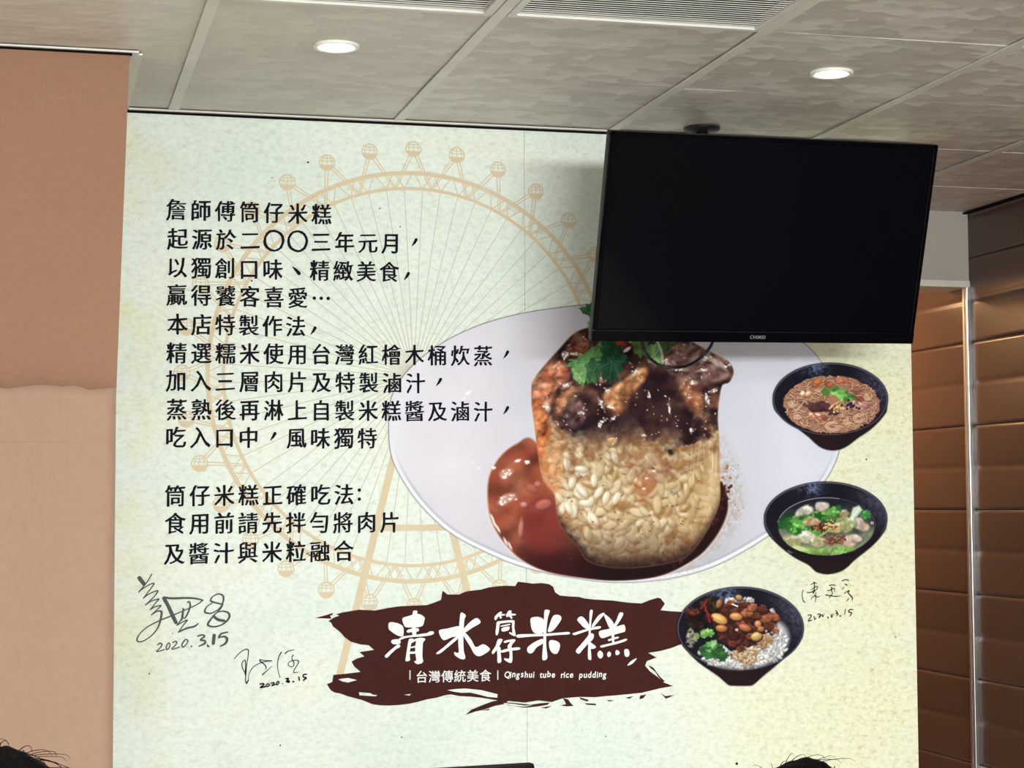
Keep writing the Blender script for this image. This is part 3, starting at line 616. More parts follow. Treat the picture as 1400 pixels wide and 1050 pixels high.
P = [(xl, 4.372, CEIL-.008), (.2165, 4.372, CEIL-.008), (.1965, 4.452, zl-.02), (xl, 4.452, zl-.02)]
f = [bm.verts.new(p) for p in P]; bk = [bm.verts.new((p[0], p[1]+.012, p[2])) for p in P]
bm.faces.new(f[::-1]); bm.faces.new(bk)
for k in range(4): bm.faces.new((f[k], f[(k+1) % 4], bk[(k+1) % 4], bk[k]))
bmesh.ops.recalc_face_normals(bm, faces=bm.faces)
up = obj('upper_paper', bm, M_TAN2, pil); up['label'] = 'brown upper paper'
bm = bmesh.new(); bx(bm, (-1.6, 4.352, CEIL-.006), (.237, 4.374, CEIL-.002)); obj('ceiling_trim', bm, M_TEE, pil)
bm = bmesh.new(); bx(bm, (-1.6, 4.36, CEIL-.009), (.222, 4.376, CEIL-.006)); obj('trim_dark_strip', bm, M_DARK, pil)  # solid near-black strip that draws the thin dark line under the trim
bm = bmesh.new(); bx(bm, (.219, 4.374, CEIL-.006), (.246, WALL, CEIL-.002)); obj('ceiling_trim', bm, M_TEE, pil)

# right wall: glossy brown tiles in courses of 30 cm, each pressed with two soft bands
def tile_material():
    m = material('glossy_brown_tile', (92, 74, 67), .26, .3, noise=(1.2, .08), bump=(3, .04)); return m
M_TILE = tile_material()
def tile_wall(name, y0, y1, parent=None):
    bm = bmesh.new(); H = .2975; q_ = 1.; z0 = EYE+.2776; rows = range(-6, 3)
    prof = []                                              # (z, depth from face)
    for r in rows:
        b = z0+r*H
        prof += [(b+.0002, .008), (b+.001, .008), (b+.0011, .0002), (b+.012, 0), (b+.13, 0), (b+.139, .0014), (b+.1465, .0036), (b+.153, .0036), (b+.162, .0014), (b+.17, 0), (b+.2825, 0), (b+.2962, .0003), (b+.2963, .008)]
    prof = [p for p in prof if p[0] < CEIL]; prof = [(0, .007)]+[p for p in prof if p[0] > 0]+[(CEIL, 0)]
    ys = []; y = y0
    while y < y1-.01:
        e = min(y+.6, y1); ys += [(y+.001, .004), (y+.006, .0012), (y+.02, 0), (e-.02, 0), (e-.006, .0012), (e-.001, .0025)]; y = e
    ys = sorted(ys); grid = [[bm.verts.new((XR+d*(q_ if d < .004 else 1)+yd*.35, yy, z)) for z, d in prof] for yy, yd in ys]
    for a, b in zip(grid[:-1], grid[1:]):
        for k in range(len(prof)-1): bm.faces.new((a[k], b[k], b[k+1], a[k+1]))
    o = obj(name, bm, M_TILE, parent)
    o.data.materials.append(M_DARK)
    for p in o.data.polygons:
        deep = max(o.data.vertices[i].co.x for i in p.vertices) > XR+.0075
        p.use_smooth = not deep; p.material_index = 1 if deep else 0
    return o
wr = struct(box('wall_right', (XR+.0135, -3, 0), (XR+.2, 8, CEIL), M_DARK))
tile_wall('tile_facing', 6.166-.3*20, 6.166, wr)
tile_wall('tile_facing', 6.166, 8, wr)
# lintel over the passage, with its metal edge
lz = EYE+.790
lint = struct(box('wall_lintel', (2.452, 6.15, lz), (XR, 6.30, CEIL), material('greige_plaster', (176, 166, 158), .8, .2, noise=(3, .05), bump=(18, .1))))
bm = bmesh.new(); bx(bm, (2.452, 6.138, lz-.022), (XR-.002, 6.305, lz+.002), .002); tr = obj('lintel_edge', bm, M_ALU, lint); tr['label'] = 'pale trim along the lower edge'
# bright steel edge strip running down the tiled wall
bm = bmesh.new(); bx(bm, (XR-.014, 6.142, 0), (XR+.004, 6.156, lz-.006), .002); bx(bm, (XR-.016, 6.160, 0), (XR+.002, 6.172, lz-.006)); 
st = obj('trim_1', bm, M_STEEL); struct(st)
box('trim_dark_strip', (XR-.012, 6.1565, 0), (XR+.002, 6.1595, lz-.006), M_DARK, st)  # solid near-black strip, painting in the shadow line in the gap beside the steel
# ---------------------------------------------------------------- ceiling fittings
M_TRIM = material('white_lamp_trim', (236, 234, 230), .3, .5, noise=(20, .02))
M_LAMP = material('lit_lamp_face', (255, 250, 246), .5, .2, emit=(1, .93, .9, 9.))
M_REFL = material('lamp_reflector', (214, 206, 202), .25, .5, .6, noise=(30, .05))
def downlight(x, y, label):
    t = thing('recessed_downlight', label, 'ceiling light', (x, y, CEIL), 'recessed ceiling downlights')
    bm = bmesh.new(); lathe(bm, [(.0395, .004), (.0395, -.002), (.043, -.0055), (.0505, -.0065), (.0525, -.004), (.053, .003), (.0395, .004)]); obj('trim_ring', bm, M_TRIM, t, True)
    bm = bmesh.new(); lathe(bm, [(.0395, -.001), (.037, .012), (.033, .012)]); obj('reflector', bm, M_REFL, t, True)
    bm = bmesh.new(); rr = lathe(bm, [(.0385, .004), (.036, -.001), (.026, -.0035), (.012, -.0045), (.0005, -.005)]); bm.faces.new(rr[-1]); bm.faces.new(rr[0][::-1]); q = obj('lamp_face', bm, M_LAMP, t, True); q['label'] = 'glowing white lamp face'
    L = bpy.data.lights.new('downlight_beam', 'SPOT'); L.energy = 7; L.spot_size = 2.0; L.spot_blend = .9; L.color = (1, .9, .84); L.shadow_soft_size = .035
    o = bpy.data.objects.new('downlight_beam', L); o.location = (0, 0, -.02); o.parent = t; COL.objects.link(o)
downlight(.666, 4.21, 'glowing recessed downlight in the plainer grey tile above the lettering')
downlight(1.866, 4.205, 'glowing recessed downlight in the patterned tile above the television')

M_VENT = material('aluminium_air_grille', (222, 220, 214), .4, .5, noise=(10, .05))
def vent(x0, x1, y0, y1, label, m):
    t = thing('air_vent', label, 'air vent', ((x0+x1)/2, (y0+y1)/2, CEIL), 'ceiling air grilles')
    hx, hy = (x1-x0)/2, (y1-y0)/2; bm = bmesh.new()
    for lo, hi in (((-hx, -hy, -.004), (-hx+m, hy, .012)), ((hx-m, -hy, -.004), (hx, hy, .012)), ((-hx+m, -hy, -.004), (hx-m, -hy+.03, .012)), ((-hx+m, hy-.018, -.004), (hx-m, hy, .012))): bx(bm, lo, hi, .0015)
    obj('frame', bm, M_VENT, t)
    bm = bmesh.new(); y = -hy+.034
    while y < hy-.022:
        R = Matrix.Translation((0, y, .002))@Euler((.12, 0, 0)).to_matrix().to_4x4()
        bx(bm, (-hx+m+.001, -.0026, -.0006), (hx-m-.001, .0026, .0006), 0, R); y += .016
    b = obj('louvre_blades', bm, M_VENT, t)
    bm = bmesh.new(); bx(bm, (-hx+.002, -hy+.002, .06), (hx-.002, hy-.002, .064)); d = obj('duct_backing', bm, M_DARK, t); d['label'] = 'dark duct behind the blades'
vent(.36+.016, .957-.016, 3.275, 3.863, 'fine slatted air grille at the photo top edge, left of the ceiling tee', .02)
vent(.957+.016, 1.56-.014, 3.275, 3.863, 'fine slatted air grille at the photo top edge, right of the ceiling tee', .018)

# ---------------------------------------------------------------- television hung from the ceiling
M_BEZ = material('gloss_black_plastic', (5, 5, 8), .08, .07, noise=(40, .1))
M_SCR = material('dark_screen_glass', (4, 5, 11), .1, .12, noise=(2, .2))
M_BLK = material('matt_black_plastic', (16, 16, 17), .5, .4, noise=(40, .12))
M_LOGO = material('grey_logo_print', (128, 128, 134), .4)
k = .90/.732
TVW, TVH = .90, .4267*k
yaw, tilt, roll = .0639, .31667, .0149
ex = Vector((math.cos(yaw), math.sin(yaw), 0)); nn = Vector((math.sin(yaw), -math.cos(yaw), 0)); u2 = Vector((0, 0, math.cos(tilt)))+nn*math.sin(tilt)
e2 = ex*math.cos(roll)+u2*math.sin(roll); u3 = u2*math.cos(roll)-ex*math.sin(roll); 
fn = u3.cross(e2)                          # into the wall
TVM = Matrix(((e2.x, fn.x, u3.x, 1.47269*k), (e2.y, fn.y, u3.y, 3.65535*k), (e2.z, fn.z, u3.z, .5419*k+EYE), (0, 0, 0, 1)))
tv = thing('television', 'black flat television tilted down from the ceiling over the mural corner', 'television'); tv.matrix_world = TVM
hw, hh = TVW/2, TVH/2
bm = bmesh.new(); bx(bm, (-hw, .0, -hh), (hw, .022, hh), .004); bx(bm, (-hw*.9, .02, -hh*.9), (hw*.9, .04, hh*.9), .01); bx(bm, (-hw*.62, .036, -hh*.86), (hw*.62, .075, hh*.35), .018); obj('back_shell', bm, M_BLK, tv)
bm = bmesh.new(); b, bb = .0125, .03
for lo, hi in (((-hw, -.006, -hh), (-hw+b, .004, hh)), ((hw-b, -.006, -hh), (hw, .004, hh)), ((-hw, -.006, hh-b), (hw, .004, hh)), ((-hw, -.0085, -hh), (hw, .004, -hh+bb))): bx(bm, lo, hi, .0028)
obj('bezel', bm, M_BEZ, tv)
bm = bmesh.new(); bx(bm, (-hw+b-.002, -.002, -hh+bb-.002), (hw-b+.002, .0, hh-b+.002)); obj('screen', bm, M_SCR, tv)
inv = TVM.inverted()
piv = TVM@Vector((-.015, .10, .12)); px_, py_ = piv.x, 4.905
bm = bmesh.new(); bx(bm, (-.075, .074, .0), (.045, .084, .16), .002); tube(bm, [Vector((-.015, .08, .12)), inv@Vector((px_, py_, piv.z+.02))], .014, 14); obj('mount_arm', bm, M_BLK, tv)
bm = bmesh.new(); tube(bm, [inv@Vector((px_, py_, piv.z-.03)), inv@Vector((px_, py_, CEIL-.004))], .017, 20); obj('mount_pole', bm, M_BLK, tv, True)
bm = bmesh.new(); lathe(bm, [(.0005, -.012), (.022, -.012), (.046, -.008), (.05, -.003), (.05, .0), (.0005, .0)], (0, 0, 0))
bmesh.ops.transform(bm, matrix=inv@Matrix.Translation((px_, py_, CEIL-.002)), verts=bm.verts); obj('ceiling_plate', bm, M_BLK, tv, True)
pts = [(877, 462), (879, 472), (884, 484), (892, 493), (904, 500), (920, 502.5), (936, 501), (950, 495), (962, 485), (970, 476), (976, 464)]
cab = [on_y(u, v, 4.74+.02*math.sin(i)) for i, (u, v) in enumerate(pts)]
pc = []
for i in range(len(cab)-1):
    a, b_, c_, d = cab[max(i-1, 0)], cab[i], cab[i+1], cab[min(i+2, len(cab)-1)]
    for q in range(5):
        t = q/5; pc.append(.5*((2*b_)+(c_-a)*t+(2*a-5*b_+4*c_-d)*t*t+(3*b_-a-3*c_+d)*t**3))
bm = bmesh.new(); tube(bm, [inv@p for p in pc], .0042, 8); q = obj('power_cable', bm, M_BLK, tv, True); q['label'] = 'thin black cable looping below the set'

# ---------------------------------------------------------------- glyph outlines from Blender's built-in font
_gl = {}
def glyph(ch, weight=0.):
    key = (ch, weight)
    if key not in _gl:
        c = bpy.data.curves.new('glyph', 'FONT'); c.body = ch; c.offset = weight; c.resolution_u = 4
        o = bpy.data.objects.new('glyph', c); COL.objects.link(o)
        me = bpy.data.meshes.new_from_object(o.evaluated_get(bpy.context.evaluated_depsgraph_get()))
        V = np.array([v.co[:2] for v in me.vertices]).reshape(-1, 2); Fc = [tuple(p.vertices) for p in me.polygons]
        bpy.data.objects.remove(o); bpy.data.curves.remove(c); bpy.data.meshes.remove(me); _gl[key] = (V, Fc)
    return _gl[key]
lg = bmesh.new()
for V, Fc, ox in [(*glyph(ch, .01), i) for i, ch in enumerate('CHIMEI')]:
    adv = (0, .72, 1.48, 1.80, 2.68, 3.28)[ox]
    vs = [lg.verts.new(((adv+x-1.75)*.0125, -.0092, -hh+.0105+y*.0125)) for x, y in V]
    for f in Fc:
        try: lg.faces.new([vs[i] for i in f])
        except ValueError: pass
obj('brand_mark', lg, M_LOGO, tv)

# ---------------------------------------------------------------- dining chair below the mural
M_SEAT = material('black_vinyl', (15, 14, 16), .35, .45, noise=(30, .15), bump=(120, .05))
M_LEG = material('black_powder_coated_steel', (18, 18, 19), .4, .5, noise=(25, .1))
ct = thing('dining_chair', 'black chair, only its flat topped backrest rising over the bottom edge below the brown banner', 'chair', (.968, 4.12, 0)); ct.rotation_euler = (0, 0, .13)
zt = EYE-.597
bm = bmesh.new(); bx(bm, (-.235, .17, zt-.36), (.215, .196, zt), .011)
for v in bm.verts:
    v.co.y += .06*max(0, v.co.z-zt+.36)
bmesh.ops.recalc_face_normals(bm, faces=bm.faces); bk = obj('backrest', bm, M_SEAT, ct, True)
bm = bmesh.new(); bx(bm, (-.22, -.24, .42), (.2, .17, .465), .016); obj('seat', bm, M_SEAT, ct, True)
for sx in (-.2, .18):
    bm = bmesh.new(); tube(bm, [(sx, -.215, 0), (sx, -.215, .425)], .0125, 14); obj('leg', bm, M_LEG, ct, True)
    bm = bmesh.new(); tube(bm, [(sx, .215, 0), (sx, .185, .3), (sx, .183, .46), (sx, .2, zt-.1)], .0125, 14); obj('leg', bm, M_LEG, ct, True)
bm = bmesh.new(); tube(bm, [(-.2, -.215, .2), (.18, -.215, .2)], .009); tube(bm, [(-.2, .195, .2), (.18, .195, .2)], .009); obj('stretcher', bm, M_LEG, ct, True)

# ---------------------------------------------------------------- two seated diners, seen only by the tops of their heads
M_SKIN = material('skin', (214, 168, 140), .5, .4, noise=(12, .05))
M_HAIR = material('black_hair', (5, 4, 4), .6, .06, noise=(60, .3, (1, 1, .2)))
M_STOOL = material('dark_stool_wood', (70, 46, 34), .5, .4, noise=(6, .2, (1, 1, 8)))
def skin_mesh(name, V, E, Rr, mat, parent, root=0, sub=2):
    me = bpy.data.meshes.new(name); me.from_pydata(V, E, []); o = bpy.data.objects.new(name, me); COL.objects.link(o)
    o.modifiers.new('s', 'SKIN'); o.modifiers.new('d', 'SUBSURF').levels = sub
    for i, r in enumerate(Rr): me.skin_vertices[0].data[i].radius = (r if hasattr(r, '__len__') else (r, r)); me.skin_vertices[0].data[i].use_root = (i == root)
    m2 = bpy.data.meshes.new_from_object(o.evaluated_get(bpy.context.evaluated_depsgraph_get())); bpy.data.objects.remove(o)
    return link(name, m2, mat, parent, True)
def person(label, loc, rz, shirt, seed):
    sc = loc[2]/1.2135; t = thing('person', label, 'person', (loc[0], loc[1], 0)); t.rotation_euler = (0, 0, rz); t.scale = (sc, sc, sc); g = np.random.RandomState(seed)
    V = [(0, 0, .50), (0, .02, .62), (0, .03, .75), (0, .02, .86), (0, .015, .93), (0, .03, .985)]; R_ = [(.125, .105), (.12, .1), (.135, .1), (.12, .085), (.052, .055), (.05, .056)]; E_ = [(0, 1), (1, 2), (2, 3), (3, 4), (4, 5)]
    def chain(root, pts, rad):
        a = root
        for p, r in zip(pts, rad): V.append(p); R_.append(r); E_.append((a, len(V)-1)); a = len(V)-1
        return a
    for s in (-1, 1):
        chain(0, [(s*.1, .03, .48), (s*.115, .25, .49), (s*.12, .44, .48), (s*.12, .45, .28), (s*.12, .44, .09), (s*.12, .47, .045), (s*.125, .58, .03)], [.095, .085, .062, .055, .036, .04, .03])
        h = chain(3, [(s*.12, .015, .87), (s*.19, .01, .85), (s*.225, .03, .73), (s*.235, .06, .6), (s*.19, .2, .58), (s*.14, .3, .565), (s*.125, .345, .56)], [.07, .062, .048, .042, .036, .026, .027])
        for fi, (dx, ln) in enumerate(((-.03, .06), (-.011, .075), (.009, .08), (.028, .068))):
            chain(h, [(s*(.12+dx), .375, .56), (s*(.12+dx*1.1), .375+ln*.55, .556), (s*(.12+dx*1.1), .375+ln, .54)], [.0095, .0088, .0075])
        chain(h-1, [(s*.102, .325, .562), (s*.084, .345, .556), (s*.078, .372, .55)], [.012, .0105, .0085])
    body = skin_mesh('body', V, E_, R_, M_SKIN, t)
    # head joined to the same skin: an egg with nose, brow, mouth and ears
    bm = bmesh.new(); bm.from_mesh(body.data)
    hd = bmesh.ops.create_uvsphere(bm, u_segments=40, v_segments=28, radius=1)['verts']
    for v in hd:
        x, y, z = v.co; jaw = max(0, -z)
        nose = math.exp(-((x/.16)**2+((z+.12)/.2)**2))*(y > .5)*.2; eye = (math.exp(-(((abs(x)-.36)/.14)**2+((z-.08)/.1)**2)))*(y > .4)*.09; lip = math.exp(-((x/.3)**2+((z+.5)/.08)**2))*(y > .3)*.06
        ear = math.exp(-((y/.16)**2+((z+.05)/.25)**2))*(abs(x) > .85)*.13
        v.co = Vector((x*.077*(1-.28*jaw)+math.copysign(ear*.077, x), .045+y*.096*(1-.1*jaw)+(nose-eye+lip)*.096, 1.075+z*.118))
    bm.to_mesh(body.data); bm.free()
    for p in body.data.polygons: p.use_smooth = True
    # shirt and trousers as loose shells over the body
    Vs = V[:4]; Rs = [(.15, .125), (.142, .118), (.15, .115), (.135, .1)]; Es = [(0, 1), (1, 2), (2, 3)]
    for s in (-1, 1):
        a = 3
        for p, r in (((s*.12, .015, .87), .08), ((s*.19, .01, .85), .075), ((s*.225, .03, .73), .062), ((s*.232, .05, .64), .058)): Vs.append(p); Rs.append(r); Es.append((a, len(Vs)-1)); a = len(Vs)-1
    skin_mesh('shirt', Vs, Es, Rs, shirt, t)
    Vt = [(0, 0, .5)]; Rt = [(.15, .122)]; Et = []
    for s in (-1, 1):
        a = 0
        for p, r in (((s*.1, .03, .485), .108), ((s*.115, .25, .495), .098), ((s*.12, .44, .485), .078), ((s*.12, .455, .28), .07), ((s*.12, .445, .12), .062)): Vt.append(p); Rt.append(r); Et.append((a, len(Vt)-1)); a = len(Vt)-1
    skin_mesh('trousers', Vt, Et, Rt, M_LEG, t)
    # hair: a thick cap over crown and nape, then loose strands
    bm = bmesh.new(); vs = bmesh.ops.create_uvsphere(bm, u_segments=56, v_segments=36, radius=1)['verts']
    for v in vs:
        x, y, z = v.co; tx = .014*math.sin(9*x+5*z+seed)+.012*math.sin(13*y+11*x)+.008*math.sin(31*x+3*y)
        v.co = Vector((x*(.0845+.0845*tx), .036+y*(.104+.1*tx), 1.083+z*(.122+.1*tx)))
    bmesh.ops.delete(bm, geom=[v for v in bm.verts if (v.co.y > .075 and v.co.z < 1.115) or v.co.z < 1.0], context='VERTS')
    hair = obj('hair', bm, M_HAIR, t, True)
    bm = bmesh.new()
    for i in range(95):
        a, b_ = g.rand()*6.283, g.rand()**.6*1.35; d = Vector((math.sin(b_)*math.cos(a), math.sin(b_)*math.sin(a), math.cos(b_)))
        if d.y > .5 and d.z < .4: continue
        p = Vector((d.x*.083, .036+d.y*.103, 1.083+d.z*.121)); wd = Vector((g.randn(), g.randn(), .1))*.35
        tn = (d.cross(Vector((.2, -.3, 1)))+wd).normalized(); L = .02+.035*g.rand(); up_ = .0015+.006*g.rand()**4
        tube(bm, [p, p+tn*L*.2+d*up_*.8, p+tn*L*.45+d*up_*1.3, p+tn*L*.7+d*up_*1.2, p+tn*L*.88+d*up_*.6, p+tn*L-d*.003], [.0005, .0005, .00045, .0004, .0003, .0002], 4)
    obj('loose_strands', bm, M_HAIR, hair, True)
    st = thing('stool', 'plain dark wooden stool under the '+('left' if seed == 3 else 'right')+' seated diner, out of the picture', 'stool', (loc[0], loc[1], 0), 'stools under the diners'); st.scale = (sc, sc, sc*.985)
    bm = bmesh.new(); rr = lathe(bm, [(.001, .345), (.16, .345), (.165, .355), (.165, .375), (.16, .383), (.001, .385)]); obj('seat', bm, M_STOOL, st, True)
    for a in range(4):
        c_, s_ = math.cos(.785+a*1.571), math.sin(.785+a*1.571)
        bm = bmesh.new(); tube(bm, [(c_*.15, s_*.15, 0), (c_*.11, s_*.11, .346)], [.015, .018], 10); obj('leg', bm, M_STOOL, st, True)
    return t
M_SH1 = material('grey_cotton_shirt', (92, 96, 104), .85, .2, noise=(40, .1)); M_SH2 = material('navy_cotton_shirt', (44, 52, 78), .85, .2, noise=(40, .1))
h1 = on_y(6, 1013, 2.05); h2 = on_y(1106, 1036, 2.05)
person('person whose black tousled hair rises into the bottom left corner before the tan pillar', (h1.x+.003, h1.y-.036, h1.z), .1, M_SH1, 3)
person('person whose black hair just shows at the bottom edge below the pork rice bowl', (h2.x-.011, h2.y-.036, h2.z+.006), -.15, M_SH2, 8)
# ---------------------------------------------------------------- the printed mural on the back wall
MX0, MX1, MZ0 = .13, 2.452, .6
INK = 1/1.0                                   # ink reflectance for a printed tone
def paper_material():
    m = bpy.data.materials.new('printed_mural_paper'); m.use_nodes = True; nt = m.node_tree; N = nt.nodes; K = nt.links.new; b = N['Principled BSDF']
    b.inputs['Roughness'].default_value = .6; b.inputs['Specular IOR Level'].default_value = .1
    tc = N.new('ShaderNodeTexCoord'); co = tc.outputs['Object']
    def noise(scale, st, detail=4, rough=.55):
        mp = N.new('ShaderNodeMapping'); mp.inputs['Scale'].default_value = st; K(co, mp.inputs['Vector'])
        n = N.new('ShaderNodeTexNoise'); n.inputs['Scale'].default_value = scale; n.inputs['Detail'].default_value = detail; n.inputs['Roughness'].default_value = rough; K(mp.outputs[0], n.inputs['Vector']); return n.outputs[0]
    def rampn(src, *st):
        r = N.new('ShaderNodeValToRGB'); e = r.color_ramp.elements; e[0].position, e[0].color = st[0]; e[1].position, e[1].color = st[-1]
        for p, c in st[1:-1]: q = e.new(p); q.color = c
        K(src, r.inputs[0]); return r.outputs[0]
    def mix(f, a, c, mode='MIX'):
        x = N.new('ShaderNodeMix'); x.data_type = 'RGBA'; x.blend_type = mode
        for s, i in ((f, 0), (a, 6), (c, 7)):
            if hasattr(s, 'is_linked'): K(s, x.inputs[i])
            else: x.inputs[i].default_value = s
        return x.outputs[2]
    sx = N.new('ShaderNodeSeparateXYZ'); K(co, sx.inputs[0])
    def mapr(src, a, b_, c=0., d=1.):
        r = N.new('ShaderNodeMapRange'); r.interpolation_type = 'SMOOTHSTEP'
        for i, v in enumerate((a, b_, c, d)): r.inputs[i+1].default_value = v
        K(src, r.inputs[0]); return r.outputs[0]
    def math_(op, a, c):
        x = N.new('ShaderNodeMath'); x.operation = op; x.use_clamp = True
        for i, s in enumerate((a, c)):
            if hasattr(s, 'is_linked'): K(s, x.inputs[i])
            else: x.inputs[i].default_value = s
        return x.outputs[0]
    base = rampn(noise(2.3, (1, 1, 1.4), 3), (.32, rgba((224, 235, 228))), (.55, rgba((233, 241, 235))), (.74, rgba((234, 239, 224))))
    # the print turns straw-yellow towards its right-hand side and in patches near the left edge
    yel = math_('MULTIPLY', mapr(sx.outputs[0], 1.55, 2.35), mapr(noise(3, (1, 1, 1), 3), .25, .6, .45, 1.))
    base = mix(yel, base, rgba((238, 237, 208)))
    edge = math_('MULTIPLY', mapr(sx.outputs[0], .45, .15), mapr(noise(4, (1, 1, 1), 3), .42, .62))
    base = mix(math_('MULTIPLY', edge, .7), base, rgba((226, 226, 186)))
    fib = rampn(noise(30, (1, 1, 1.9), 5, .7), (.30, (.80, .80, .74, 1)), (.44, (.965, .965, .95, 1)), (.6, (1, 1, 1, 1)))
    base = mix(.85, base, fib, 'MULTIPLY')
    gr = rampn(noise(62, (1, 1, 1.5), 4, .65), (.34, (.84, .86, .83, 1)), (.55, (1, 1, 1, 1)))
    base = mix(.8, base, gr, 'MULTIPLY')
    fl = rampn(noise(17, (1, 1, 1.9), 6, .72), (.27, (.60, .56, .44, 1)), (.335, (1, 1, 1, 1)))
    base = mix(.8, base, fl, 'MULTIPLY')
    fl2 = rampn(noise(46, (1, 1, 1.6), 5, .7), (.34, (.80, .72, .52, 1)), (.48, (1, 1, 1, 1)))
    base = mix(math_('MULTIPLY', yel, .9), base, mix(1., base, fl2, 'MULTIPLY'))
    K(base, b.inputs['Base Color'])
    bp = N.new('ShaderNodeBump'); bp.inputs['Strength'].default_value = .05; bp.inputs['Distance'].default_value = .003; K(noise(90, (1, 1, 1)), bp.inputs['Height']); K(bp.outputs[0], b.inputs['Normal'])
    return m
def ink(name, col): return material(name, col, .6, .06, noise=(14, .03))
M_PAPER = paper_material()
M_WHEEL = ink('tan_ink', (216, 200, 172)); M_WHEEL2 = ink('pale_tan_ink', (204, 200, 182)); M_TEXT = ink('black_ink', (18, 17, 26)); M_BROWN = ink('dark_brown_ink', (66, 32, 28)); M_WHITE = ink('white_ink', (240, 242, 244)); M_GREYINK = ink('grey_marker', (84, 88, 86)); M_PEN = ink('black_marker', (24, 26, 24))
def ink_attr():
    m = bpy.data.materials.new('printed_picture_ink'); m.use_nodes = True; nt = m.node_tree; b = nt.nodes['Principled BSDF']
    b.inputs['Roughness'].default_value = .6; b.inputs['Specular IOR Level'].default_value = .06
    a = nt.nodes.new('ShaderNodeAttribute'); a.attribute_name = 'ink'; nt.links.new(a.outputs['Color'], b.inputs['Base Color']); nt.links.new(a.outputs['Alpha'], b.inputs['Alpha'])
    return m
M_PIC = ink_attr()
mural = thing('mural', 'pale printed wall mural of a rice cake dish, Chinese lettering and a Ferris wheel', 'mural', (0, 0, 0))
XS = wxz(718, 500)[0]
for a, b_ in ((MX0, XS-.0004), (XS+.0004, MX1)): box('paper_sheet', (a, WALL, MZ0), (b_, WALL+.0075, CEIL-.006), M_PAPER, mural)
def LY(k): return WALL-.0003*k                # each printed layer lies a hair above the one below
class Flat:
    """flat printed shapes in wall metres (x, z), gathered into one mesh"""
    def __init__(s, layer): s.y = LY(layer); s.bm = bmesh.new(); s.n = 0
    def face(s, P):
        s.n += 1; y = s.y-(s.n % 150)*1.6e-6
        try: return s.bm.faces.new([s.bm.verts.new((x, y, z)) for x, z in P])
        except ValueError: return None
    def mesh(s, V, Fc):
        s.n += 1; y = s.y-(s.n % 150)*1.6e-6
        vs = [s.bm.verts.new((x, y, z)) for x, z in V]
        for f in Fc:
            try: s.bm.faces.new([vs[i] for i in f])
            except ValueError: pass
    def ribbon(s, P, W, cap=True):
        """a stroke through points P, width W (one number or one per point)"""
        P = np.array(P, float); W = np.ones(len(P))*W if not hasattr(W, '__len__') else np.array(W, float)
        T = np.gradient(P, axis=0); T /= np.linalg.norm(T, axis=1, keepdims=True)+1e-12; N_ = np.c_[-T[:, 1], T[:, 0]]
        L, R = P+N_*W[:, None]/2, P-N_*W[:, None]/2
        for i in range(len(P)-1): s.face([L[i], L[i+1], R[i+1], R[i]])
        if cap:
            for i in (0, -1): s.disc(P[i], W[i]/2, 10)
    def disc(s, c, r, n=24): s.face([(c[0]+r*math.cos(6.28318*k/n), c[1]+r*math.sin(6.28318*k/n)) for k in range(n)])
    def arc(s, c, r, wd, a0=0, a1=6.28318, n=128):
        q = [(math.sin(a0+(a1-a0)*k/n), math.cos(a0+(a1-a0)*k/n)) for k in range(n+1)]
        for a, b_ in zip(q[:-1], q[1:]): s.face([(c[0]+a[0]*(r-wd/2), c[1]+a[1]*(r-wd/2)), (c[0]+b_[0]*(r-wd/2), c[1]+b_[1]*(r-wd/2)), (c[0]+b_[0]*(r+wd/2), c[1]+b_[1]*(r+wd/2)), (c[0]+a[0]*(r+wd/2), c[1]+a[1]*(r+wd/2))])
    def done(s, name, mat, label=None):
        bmesh.ops.recalc_face_normals(s.bm, faces=s.bm.faces)
        for f in s.bm.faces:
            if f.normal.y > 0: f.normal_flip()
        o = obj(name, s.bm, mat, mural)
        if label: o['label'] = label
        return o
# --- Ferris wheel: two rims, truss, 64 spokes, 32 globe cabins, A-frame
WC = (1.0004, .3484+EYE); RI, RO, RG = .5055, .547, .6127
def pol(r, a): return (WC[0]+r*math.sin(a), WC[1]+r*math.cos(a))
sp_ = Flat(1)
for k in range(64): a = (k+.5)*math.pi/32; sp_.ribbon([pol(.02, a), pol(RI, a)], .0022, False)
sp_.done('wheel_spokes', M_WHEEL2)
fw = Flat(2); fw.arc(WC, RI, .0088); fw.arc(WC, RO, .0118)
for k in range(64):
    a = k*math.pi/32; h = math.pi/64
    for s in (-1, 1): fw.ribbon([pol(RI, a+h), pol(RO, a+h+s*h*.9)], .0028, False)
for x0, z0 in ((-.205, -.815), (.205, -.815)): fw.ribbon([(WC[0], WC[1]), (WC[0]+x0, WC[1]+z0)], .0195, False)
fw.ribbon([(WC[0]-.105, WC[1]-.405), (WC[0]+.105, WC[1]-.405)], .0165, False)
fw.done('wheel_frame', M_WHEEL)
